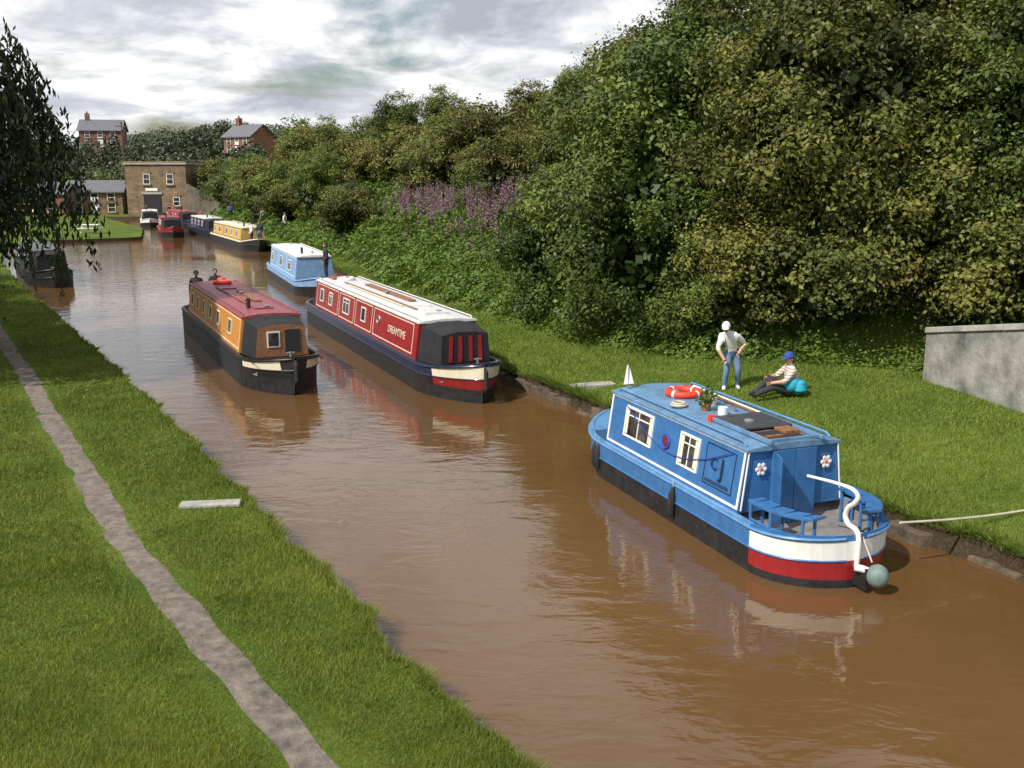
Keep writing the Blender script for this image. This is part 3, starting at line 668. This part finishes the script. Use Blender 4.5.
    if c.get('stove',True): bd.tube([(c1-1.3,-.35,T+.05),(c1-1.3,-.35,T+.35)],.06,'black_hull',10)
    bd.tube([(L-.5,0,g(L-.5)),(L-.5,0,g(L-.5)+.14)],.035,'steel',8); bd.tube([(L-.5,-.1,g(L-.5)+.11),(L-.5,.1,g(L-.5)+.11)],.018,'steel',6)
    bd.obj('fittings',e,smooth=True)
    for f in c.get('extra',[]): f(e,G,T,sbox,g,hw,S)
    return e
def W2(pt,d,L): return (pt[0]-d[0]*L,pt[1]-d[1]*L)

def blue_extra(e,G,T,sbox,g,hw,S):
    bd=B(); rect_k='white_paint'; H=T-G
    for sd in (1,-1):
        sbox(bd,1.5,5.8,H-.05,H-.02,-.01,.008,sd,rect_k); sbox(bd,1.5,5.8,.03,.065,-.01,.008,sd,rect_k)
        sbox(bd,1.5,1.545,.065,H-.05,-.01,.008,sd,rect_k); sbox(bd,5.755,5.8,.065,H-.05,-.01,.008,sd,rect_k)
        bd.ring((3.72,sd*.863,G+.5),.11,.02,'cap_blue',(0,sd,.14),20,6); bd.ball((3.72,sd*.858,G+.5),(.1,.015,.1),'red_paint',14,6)
        for a in range(6): bd.ball((3.72+.055*math.cos(a*1.047),sd*.872,G+.5+.055*math.sin(a*1.047)),(.02,.006,.02),'navy',6,4)
        sbox(bd,1.72,1.735,.17,.8,-.01,.007,sd,'navy'); sbox(bd,2.5,2.515,.17,.8,-.01,.007,sd,'navy'); sbox(bd,1.735,2.5,.785,.8,-.01,.007,sd,'navy'); sbox(bd,1.735,2.5,.17,.185,-.01,.007,sd,'navy')
        text(e,'J',.40,(2.02,sd*.874,G+.5),sd,'navy',G); text(e,'C',.26,(2.24,sd*.874,G+.52),sd,'navy',G); text(e,'HARBOUR MASTER',.075,(2.12,sd*.905,G+.24),sd,'navy',G)
    bd.obj('coachlines',e)
    bd=B()
    for y in (.56,-.58):
        bd.ball((1.478,y,G+.62),(.012,.06,.06),'white_paint',10,6)
        for a in range(6): bd.ball((1.47,y+.07*math.cos(a*1.047),G+.62+.07*math.sin(a*1.047)),(.012,.034,.034),'white_paint',8,5)
        bd.ball((1.464,y,G+.62),(.014,.025,.025),'lifebuoy_red',8,5)
    for y0,y1 in ((-.37,-.005),(.005,.37)):
        bd.hexa([(1.43,y0,.46),(1.495,y0,.46),(1.495,y1,.46),(1.43,y1,.46),(1.43,y0,T-.04),(1.495,y0,T-.04),(1.495,y1,T-.04),(1.43,y1,T-.04)],'blue_paint')
    bd.hexa([(1.42,.375,.8),(1.1,.5,.8),(1.09,.47,.8),(1.41,.35,.8),(1.42,.375,T-.05),(1.1,.5,T-.05),(1.09,.47,T-.05),(1.41,.35,T-.05)],'blue_paint')
    for y in (-.86,.86): bd.tube([(1.47,y*1.02,G+.02),(1.47,y*.90,T-.03)],.014,'white_paint',6)
    bd.obj('rear_doors',e,bevel=.005)
    bd=B(); z=T+.08
    bd.box((2.55,0,z+.045),(.85,.86,.035),'dark_panel'); bd.box((1.82,0,z-.005),(.6,.74,.012),'wood')
    for y in (-.45,.45): bd.box((2.2,y,z+.02),(1.6,.05,.06),'blue_roof')
    bd.box((1.5,0,z+.015),(.05,.86,.06),'blue_roof'); bd.box((1.83,0,z+.004),(.46,.6,.012),'interior')
    bd.box((1.95,-.2,z+.03),(.3,.25,.05),'wood'); bd.box((1.7,.2,z+.02),(.05,.3,.05),'wood')
    bd.obj('sliding_hatch',e,bevel=.006)
    bd=B(); bd.ring((4.75,-.05,T+.13),.27,.065,'lifebuoy_red',(0,0,1),28,10); 
    for a in range(4):
        q=a*1.57+.4; bd.ball((4.75+.27*math.cos(q),-.05+.27*math.sin(q),T+.13),(.07,.07,.069),'white_paint',10,6)
    bd.obj('lifebuoy',e,smooth=True)
    bd=B(); bd.tube([(5.7,.55,T+.04),(5.7,.55,T+.5)],.012,'steel',6); bd.add([(5.7,.55,T+.5),(5.66,.46,T+.15),(5.72,.64,T+.13),(5.75,.56,T+.48)],[(0,1,2,3)],'white_paint')
    bd.tube([(3.6,.2,T+.06),(3.6,.2,T+.2)],[.07,.09],'wood',10); bd.tube([(3.95,-.1,T+.06),(3.95,-.1,T+.2)],[.09,.11],'white_paint',10)
    bd.tube([(3.2,-.45,T+.09),(5.5,-.5,T+.1)],.022,'wood',6); bd.tube([(3.1,-.52,T+.09),(5.3,-.58,T+.1)],.018,'white_paint',6)
    bd.tube([(3.25,.1,T+.06),(3.25,.1,T+.2)],.08,'white_paint',12); bd.box((3.0,.45,T+.1),(.1,.12,.1),'lifebuoy_red'); bd.tube([(3.4,-.2,T+.06),(3.4,-.2,T+.16)],.05,'steel',10)
    bd.ring((4.05,.45,T+.1),.13,.02,'rope'); bd.ring((4.05,.45,T+.13),.1,.02,'rope')
    bd.obj('roof_items',e,smooth=True)
    r=np.random.default_rng(3); P=np.concatenate([r.normal((3.6,.2,T+.26),(.07,.07,.04),(120,3)),r.normal((3.95,-.1,T+.27),(.08,.08,.05),(120,3))]); V,F=leafgeo(P,r.normal(size=P.shape),np.full(len(P),.07),.6)
    o=link('potted_plants',np_mesh('potted_plants',V,F,np.repeat(r.random(len(P)),4),['leaf_green'])); o.parent=e
    bd=B()
    for sd in (1,-1):
        pts=[(s,sd*(hw(s,0)-.12),.98) for s in (.22,.35,.55,.8,1.1,1.25)]
        for i in range(len(pts)-1):
            a,b=pts[i],pts[i+1]; w=.26
            bd.hexa([(a[0],a[1],.93),(b[0],b[1],.93),(b[0],b[1]-sd*w,.93),(a[0]+.06,a[1]-sd*w,.93),(a[0],a[1],.975),(b[0],b[1],.975),(b[0],b[1]-sd*w,.975),(a[0]+.06,a[1]-sd*w,.975)],'blue_paint')
        for s in (.32,.75,1.2):
            y=hw(s,0)-.14
            for yy in (y,y-.2): bd.tube([(s,sd*yy,.44),(s,sd*yy,.95)],.024,'blue_paint',8)
            bd.tube([(s,sd*y,.62),(s,sd*(y-.2),.62)],.018,'blue_paint',6)
        bd.tube([(s,sd*(hw(s,0)-.14),.7) for s in (.32,.5,.75,1.0,1.2)],.02,'blue_paint',8)
    bd.obj('stern_seats',e,bevel=.004)
    bd=B(); cp=[Vector(p) for p in [(-.02,0,.3),(-.03,0,.66),(.03,0,.80),(.2,0,.84),(.27,0,.94),(.22,0,1.07),(.10,0,1.17),(.05,.0,1.28),(.14,.03,1.36),(.4,.12,1.385),(.75,.3,1.4)]]
    sp=[]
    for i in range(len(cp)-1):
        p0,p1,p2,p3=cp[max(i-1,0)],cp[i],cp[i+1],cp[min(i+2,len(cp)-1)]
        for j in range(5):
            t=j/5; sp.append(.5*((2*p1)+(p2-p0)*t+(2*p0-5*p1+4*p2-p3)*t*t+(3*p1-p0-3*p2+p3)*t**3))
    sp.append(cp[-1]); bd.tube(sp,[.036-.018*max(0,(i/len(sp)-.6)/.4) for i in range(len(sp))],'white_paint',12); bd.obj('tiller',e,smooth=True)
    bd=B(); bd.ball((-.3,-.12,.26),(.15,.15,.16),'fender_grey',18,12); bd.tube([(-.1,.1,.34),(-.16,.02,.33),(-.22,-.06,.3)],.05,'white_paint',10); bd.tube([(-.2,-.1,.42),(.05,-.1,.75)],.012,'rope',6)
    bd.box((-.12,0,.2),(.25,.05,.3),'black_hull')
    for s,y in ((3.1,1.06),(6.1,1.0),(5.9,1.03)): bd.tube([(s,y,.62),(s,y+.02,.5),(s,y+.02,.2),(s,y,.12)],[.02,.06,.06,.03],'rubber',8); bd.tube([(s,y,.75),(s,y,.6)],.008,'rope',4)
    bd.obj('fenders',e,smooth=True)
    bd=B(); pts=[(5.2-3.4*t,G+.80-.45*math.sin(math.pi*t)) for t in np.linspace(0,1,16)]
    pts=[(p[0],.93-.13*(p[1]-G)/H+.02,p[1]) for p in pts]; bd.tube(pts,.009,'cap_blue',5); bd.obj('cabin_rope',e)
    bd=B(); bd.tube([(6.9,0,.8),(6.9,0,1.05)],.03,'white_paint',8); bd.ring((6.9,0,1.0),.05,.015,'white_paint'); bd.obj('bow_post',e)
def bluebands(b,s,L):
    if s<.95: return ['blue_paint','white_paint','red_paint','black_hull','black_hull'][b]
    return ['blue_light','blue_paint','black_hull','black_hull','black_hull'][b]
boat('blue_narrowboat',(4.66,12.78),(-.353,.935),7.35,dict(cabin=(1.5,5.8),G=.70,T=1.62,rs=1.0,rb=1.5,rise=.2,zb=.12,bands=bluebands,side='blue_paint',end='blue_paint',roof='blue_roof',deck=.45,windows=[(4.2,5.2,.26,.8),(2.7,3.3,.24,.78)],curtains=True,rail='blue_light',strake='blue_paint',foredeck='blue_light',tiller=False,door='blue_paint',stove=False,extra=[blue_extra],fore=.9))
bd=B(); A=Vector((5.45,13.35,.72)); Z=Vector((8.6,14.6,.62)); bd.tube([A.lerp(Z,t)-Vector((0,0,.06*math.sin(math.pi*t))) for t in np.linspace(0,1,14)],.018,'rope',6); bd.tube([(8.6,14.6,.3),(8.6,14.6,.95)],.03,'steel',8); bd.obj('mooring_rope',smooth=True)

def redbands(b,s,L):
    if s>L-1.35: return ['navy','cream_paint','red_paint','black_hull','black_hull'][b]
    return ['navy','navy','black_hull','black_hull','black_hull'][b]
def red_extra(e,G,T,sbox,g,hw,S):
    for sd in (1,-1):
        text(e,'DREAMTIME',.30,(12.0,sd*.885,G+.45),sd,'cream_paint',G)
    bd=B(); bd.box((7.5,.25,T+.11),(5.,.22,.04),'wood'); bd.tube([(4,-.3,T+.11),(12,-.25,T+.11)],.025,'wood',6); bd.tube([(5,-.4,T+.11),(11,-.38,T+.11)],.02,'cream_paint',6)
    bd.box((12.6,0,T+.1),(.7,.7,.08),'grey_roof'); bd.box((10.9,.1,T+.1),(.6,.6,.07),'white_paint'); bd.ring((3,0,T+.12),.27,.06,'white_paint'); bd.box((2.3,0,T+.1),(.8,.8,.06),'red_paint')
    bd.obj('roof_items',e,bevel=.005)
d=Vector((.398,-.917)); Lr=16.4
boat('red_narrowboat',W2((-.65,23.8),d,Lr),d,Lr,dict(cabin=(1.8,13.75),G=.78,T=1.72,rb=2.4,rise=.25,zb=.34,bands=redbands,side='red_paint',roof='grey_roof',strake='navy',
  panels=[(2.1,5.2,'cream_paint',None),(5.4,7.3,'cream_paint',None),(9.6,13.4,'cream_paint',None),(7.5,9.4,'cream_paint',None)],windows=[(2.6,3.1,.28,.72),(3.9,4.4,.28,.72),(5.9,6.7,.25,.75),(8.2,8.7,.28,.72)],
  ports=[(10.1,.55,.12,'steel')],cratch=1.25,cratchstripe='red_paint',foredeck='navy',rail='grey_roof',stove=False,extra=[red_extra]))
def orbands(b,s,L):
    if L-1.7<s<L-.2 and b==1: return 'cream_paint'
    return 'black_hull'
def or_extra(e,G,T,sbox,g,hw,S):
    bd=B(); bd.ring((2.9,.1,T+.13),.27,.06,'lifebuoy_red'); bd.tube([(4,-.3,T+.11),(9,-.25,T+.11)],.025,'wood',6); bd.box((7,.2,T+.1),(3.,.2,.04),'wood'); bd.ball((2.2,.2,T+.15),(.2,.15,.1),'lifebuoy_red',10,6)
    for s in (4.5,8,10): bd.box((s,0,T+.09),(.5,.5,.05),'maroon_roof')
    bd.obj('roof_items',e,smooth=True)
    person('helmsman',(.55,.25,.43),math.radians(90),stand((-.3,-.3,1.05)),'cloth_dark','cloth_dark','shoe_dark',parent=e)
    person('crew_member',(1.1,-.5,.43),math.radians(70),stand(),'cloth_dark','cloth_dark','shoe_dark',cap='cloth_dark',parent=e)
    for sd in (-1,1): text(e,'WILLOW WREN',.12,(12.55,sd*(hw(12.55,.4)+.012),.80),sd,'black_hull',G,0.)
d=Vector((.431,-.902)); Lo=13.7
boat('orange_narrowboat',W2((-5.45,24.75),d,Lo),d,Lo,dict(cabin=(1.7,11.1),G=.80,T=1.75,rb=2.2,rise=.22,zb=.42,bands=orbands,side='orange_paint',roof='maroon_roof',
  panels=[(1.8,5.3,'cream_paint',None),(5.5,11.,'cream_paint',None)],windows=[(2.3,2.75,.3,.72),(3.5,3.95,.3,.72),(4.7,5.05,.3,.72),(6.0,6.45,.3,.72),(7.4,7.85,.3,.72),(9.3,9.8,.3,.72)],frame='cream_paint',cratch=1.1,cratchwin=True,cratchfront='wood',foredeck='black_hull',rail='maroon_roof',cw=.7,extra=[or_extra]))
def bwbands(b,s,L): return ['sky_blue_paint','sky_blue_paint','black_hull','black_hull','black_hull'][b]
def bw_extra(e,G,T,sbox,g,hw,S): person('crew_member',(10.75,.45,.70),0,stand(),'cloth_dark','cloth_dark','shoe_dark',parent=e); bd=B(); bd.box((10.75,.45,.56),(.5,.6,.28),'wood'); bd.obj('locker',e)
d=Vector((.356,-.934))
boat('white_narrowboat',W2((-8.6,45.4),d,12.2),d,12.2,dict(cabin=(1.5,10.2),T=1.75,bands=bwbands,side='sky_blue_paint',end='sky_blue_paint',roof='white_paint',panels=[(1.6,4.2,'white_paint',None),(4.5,7,'white_paint',None),(7.2,10.,'white_paint',None)],windows=[(2,2.6,.25,.75),(5,5.8,.25,.75),(7.8,8.6,.25,.75)],rb=1.9,extra=[bw_extra],rail='white_paint',door='white_paint'))
def ybands(b,s,L): return ['cream_paint','black_hull','black_hull','black_hull','black_hull'][b]
def y_extra(e,G,T,sbox,g,hw,S):
    person('crew_member',(14.0,-.3,.45),0,stand(),'cloth_white','cloth_dark','shoe_dark',parent=e); person('crew_member',(13.6,.4,.45),1,stand(),'cloth_dark','jeans','shoe_dark',parent=e)
d=Vector((.44,-.898))
boat('yellow_narrowboat',W2((-18.4,73.3),d,15),d,15,dict(cabin=(1.5,13.),bands=ybands,side='yellow_paint',roof='cream_paint',panels=[(1.6,6,'black_hull',None),(6.3,12.8,'black_hull',None)],windows=[(2,2.6,.25,.75),(4,4.8,.25,.75),(7,7.8,.25,.75),(9,9.6,.25,.75),(11,11.7,.25,.75)],extra=[y_extra],rail='cream_paint'))
def simple(name,tip,d,L,side,roof,band,ppl=1,shirt='cloth_dark',end=None):
    d=Vector(d).normalized()
    def ex(e,G,T,sbox,g,hw,S):
        for i in range(ppl): person('crew_member',(.5+.6*i,-.3+.5*i,.45),math.radians(90),stand(),[shirt,'cloth_red','cloth_white'][i%3],'cloth_dark','shoe_dark',parent=e)
    boat(name,W2(tip,d,L),d,L,dict(cabin=(1.5,L-2.6),bands=lambda b,s,L_:[band,band,'black_hull','black_hull','black_hull'][b],side=side,end=end or side,roof=roof,windows=[(s,s+.6,.28,.74) for s in np.arange(2.2,L-3.5,1.9)],cratch=.9,rail=roof,extra=[ex]))
simple('red_narrowboat',(-30.2,90),(.36,-.93),10,'red_paint','red_paint','red_paint',2)
simple('white_narrowboat',(-38.6,108),(.33,-.93),9,'white_paint','white_paint','white_paint',1)
simple('grey_narrowboat',(-25.6,88.5),(.44,-.9),12,'navy','grey_roof','navy',2)
simple('maroon_narrowboat',(-33.2,105),(.46,-.89),13,'red_paint','maroon_roof','navy',2)
simple('black_narrowboat',(-22.6,49.5),(.5,-.87),12,'black_hull','dark_roof','black_hull',1,'cloth_white')
for x,y,s in [(-22.6,92,'cloth_white'),(-24.3,97,'cloth_red'),(-30.0,108,'cloth_blue'),(-18.4,82,'cloth_white'),(-38.5,119,'cloth_red'),(-49.5,121,'cloth_white'),(-24.0,94.5,'cloth_dark')]:
    person('bystander',(x,y,gz(x,y)),random.uniform(0,6),stand(),s,'cloth_dark','shoe_dark')

# ------------------------------------------------------------------ buildings
def window(bd,x,y,z,w,h,frame='white_paint'):
    bd.box((x,y+.03,z),(w,.1,h),'interior'); 
    bd.box((x,y-.03,z),(w-.1,.03,h-.1),'glass')
    for a in (-1,1): bd.box((x+a*(w/2-.03),y-.04,z),(.07,.08,h),frame); bd.box((x,y-.045,z+a*(h/2-.03)),(w-.14,.07,.07),frame)
    bd.box((x,y-.05,z),(w-.14,.05,.05),frame); bd.box((x,y-.08,z-h/2-.1),(w+.3,.2,.14),'stone'); bd.box((x,y-.04,z+h/2+.16),(w+.3,.1,.26),'stone')
e=empty('stone_building',(-45.3,129.8,.4),math.radians(-6))
bd=B(); bd.box((0,3.2,3.1),(8,6.4,6.6),'stone'); bd.box((0,3.2,6.52),(8.4,6.8,.2),'cap_stone'); bd.box((0,3.2,6.72),(8.1,6.5,.2),'stone'); bd.obj('walls',e)
bd=B(); window(bd,-1.2,0,4.6,.9,1.3); window(bd,1.9,0,4.6,.9,1.3); window(bd,2.6,0,1.8,.9,1.1)
bd.box((-.6,-.02,1.35),(2.3,.12,2.7),'interior'); bd.box((-.6,-.06,2.85),(2.7,.16,.3),'cap_stone'); bd.box((-.6,-.1,3.3),(1.6,.06,.35),'white_paint'); bd.obj('windows_and_door',e)
def house(name,loc,rz,w,dp,h,rh,wall,ch=True):
    e=empty(name,loc,rz); bd=B(); bd.box((0,dp/2,h/2-2.8),(w,dp,h+5.6),wall)
    bd.add([(-w/2,0,h),(w/2,0,h),(w/2,dp,h),(-w/2,dp,h),(-w/2,dp/2,h+rh),(w/2,dp/2,h+rh)],[(0,3,4),(1,5,2)],wall); bd.obj('walls',e)
    bd=B(); o=.35
    for a,b in ((-o,dp/2),(dp+o,dp/2)):
        za=h-o*rh/(dp/2)
        bd.hexa([(-w/2-o,a,za),(w/2+o,a,za),(w/2+o,b,h+rh),(-w/2-o,b,h+rh),(-w/2-o,a,za+.14),(w/2+o,a,za+.14),(w/2+o,b,h+rh+.14),(-w/2-o,b,h+rh+.14)],'slate')
    bd.obj('roof',e)
    bd=B(); 
    for x in (-w*.3,0,w*.3): 
        window(bd,x,0,h*.72,1,1.2)
        if x: window(bd,x,0,h*.25,1,1.2)
    bd.box((0,-.03,1.),(1,.1,2.1),'white_paint')
    bd.obj('windows_and_door',e)
    if ch: bd=B(); bd.box((-w*.35,dp/2,h+rh+.4),(.8,.8,1.8),wall); bd.tube([(-w*.35,dp/2,h+rh+1.3),(-w*.35,dp/2,h+rh+1.7)],.15,'brick'); bd.obj('chimney',e)
house('brick_house',(-47.6,178,9.1),math.radians(-35),7,5.5,3.0,1.9,'brick')
house('brick_house',(-82,205,10.9),math.radians(10),8,6,3.4,2.0,'brick')
house('stone_cottage',(-55,134,.6),math.radians(8),7,5,2.8,1.3,'stone',False)
house('brick_cottage',(-62,131,.6),math.radians(-5),9,5,2.6,1.3,'brick',False)
bd=B(); bd.hexa([(-41.2,128.5,0),(-35.5,124,0),(-35.2,124.6,0),(-41,129.2,0),(-41.2,128.5,4.4),(-35.5,124,2.0),(-35.2,124.6,2.0),(-41,129.2,4.4)],'dark_stone'); bd.obj('retaining_wall')
bd=B(); zz=gz(-51.5,136)
bd.tube([(-51.5,136,zz),(-51.5,136,zz+12)],[.14,.09],'bark',8); bd.box((-51.5,136,zz+11.4),(1.6,.12,.12),'bark'); bd.obj('utility_pole')
bd=B(); px,py=-38,91.; z=gz(px,py); bd.box((px,py,z+.75),(1.8,.75,.06),'white_paint')
for a in (-1,1):
    bd.box((px,py+a*.65,z+.45),(1.8,.25,.05),'white_paint'); bd.box((px+a*.6,py,z+.4),(.08,.9,.08),'white_paint'); bd.tube([(px+a*.6,py-.6,z),(px+a*.6,py-.2,z+.74)],.04,'white_paint',6); bd.tube([(px+a*.6,py+.6,z),(px+a*.6,py+.2,z+.74)],.04,'white_paint',6)
bd.obj('picnic_table')

# ------------------------------------------------------------------ sky, sun, camera
sd=Vector((-.52,-.46,.72)).normalized(); el=math.asin(sd.z); az=math.atan2(sd.x,sd.y)%(2*math.pi)
w=bpy.data.worlds.new('World'); scene.world=w; w.use_nodes=True; nt=w.node_tree; nt.nodes.clear(); L=nt.links.new
out=N(nt,'ShaderNodeOutputWorld'); bg=N(nt,'ShaderNodeBackground'); bg.inputs['Strength'].default_value=.09
sk=N(nt,'ShaderNodeTexSky',sky_type='NISHITA'); sk.sun_disc=False; sk.sun_elevation=el; sk.sun_rotation=az; sk.air_density=1.2; sk.dust_density=1.5
tc=N(nt,'ShaderNodeTexCoord'); sx=N(nt,'ShaderNodeSeparateXYZ'); L(tc.outputs['Generated'],sx.inputs[0])
mz=N(nt,'ShaderNodeMath',operation='MAXIMUM'); mz.inputs[1].default_value=0; L(sx.outputs['Z'],mz.inputs[0])
az_=N(nt,'ShaderNodeMath',operation='ADD'); az_.inputs[1].default_value=.22; L(mz.outputs[0],az_.inputs[0])
dx_=N(nt,'ShaderNodeMath',operation='DIVIDE'); L(sx.outputs['X'],dx_.inputs[0]); L(az_.outputs[0],dx_.inputs[1])
dy_=N(nt,'ShaderNodeMath',operation='DIVIDE'); L(sx.outputs['Y'],dy_.inputs[0]); L(az_.outputs[0],dy_.inputs[1])
cx=N(nt,'ShaderNodeCombineXYZ'); L(dx_.outputs[0],cx.inputs[0]); L(dy_.outputs[0],cx.inputs[1])
n1=noise(nt,1.1,9,.58,cx.outputs[0],.3); n2=noise(nt,2.1,9,.6,cx.outputs[0],.4)
cov=ramp(nt,[(.42,(0,0,0)),(.52,(1,1,1))]); L(n1.outputs['Fac'],cov.inputs[0])
sh=ramp(nt,[(.34,(5.2,5.6,6.5)),(.45,(7.8,8.1,8.8)),(.54,(11.4,11.4,11.5))]); L(n2.outputs['Fac'],sh.inputs[0])
mx=N(nt,'ShaderNodeMix',data_type='RGBA'); L(cov.outputs[0],mx.inputs[0]); L(sk.outputs[0],mx.inputs[6]); L(sh.outputs[0],mx.inputs[7])
L(mx.outputs[2],bg.inputs[0]); L(bg.outputs[0],out.inputs[0])
ld=bpy.data.lights.new('sun','SUN'); ld.energy=5.0; ld.angle=math.radians(.5); ld.color=(1,.95,.86)
lo=bpy.data.objects.new('sun',ld); lo.rotation_euler=sd.to_track_quat('Z','Y').to_euler(); lo.location=(-20,-20,30); col.objects.link(lo)
cd=bpy.data.cameras.new('camera'); cd.lens=35.16; cd.sensor_width=36; cd.clip_end=3000; cd.clip_start=.1
co=bpy.data.objects.new('camera',cd); co.location=(0,0,5.5); co.rotation_euler=(math.radians(90-11.8),0,0); col.objects.link(co); scene.camera=co
scene.view_settings.view_transform='Standard'; scene.view_settings.look='None'; scene.view_settings.exposure=0
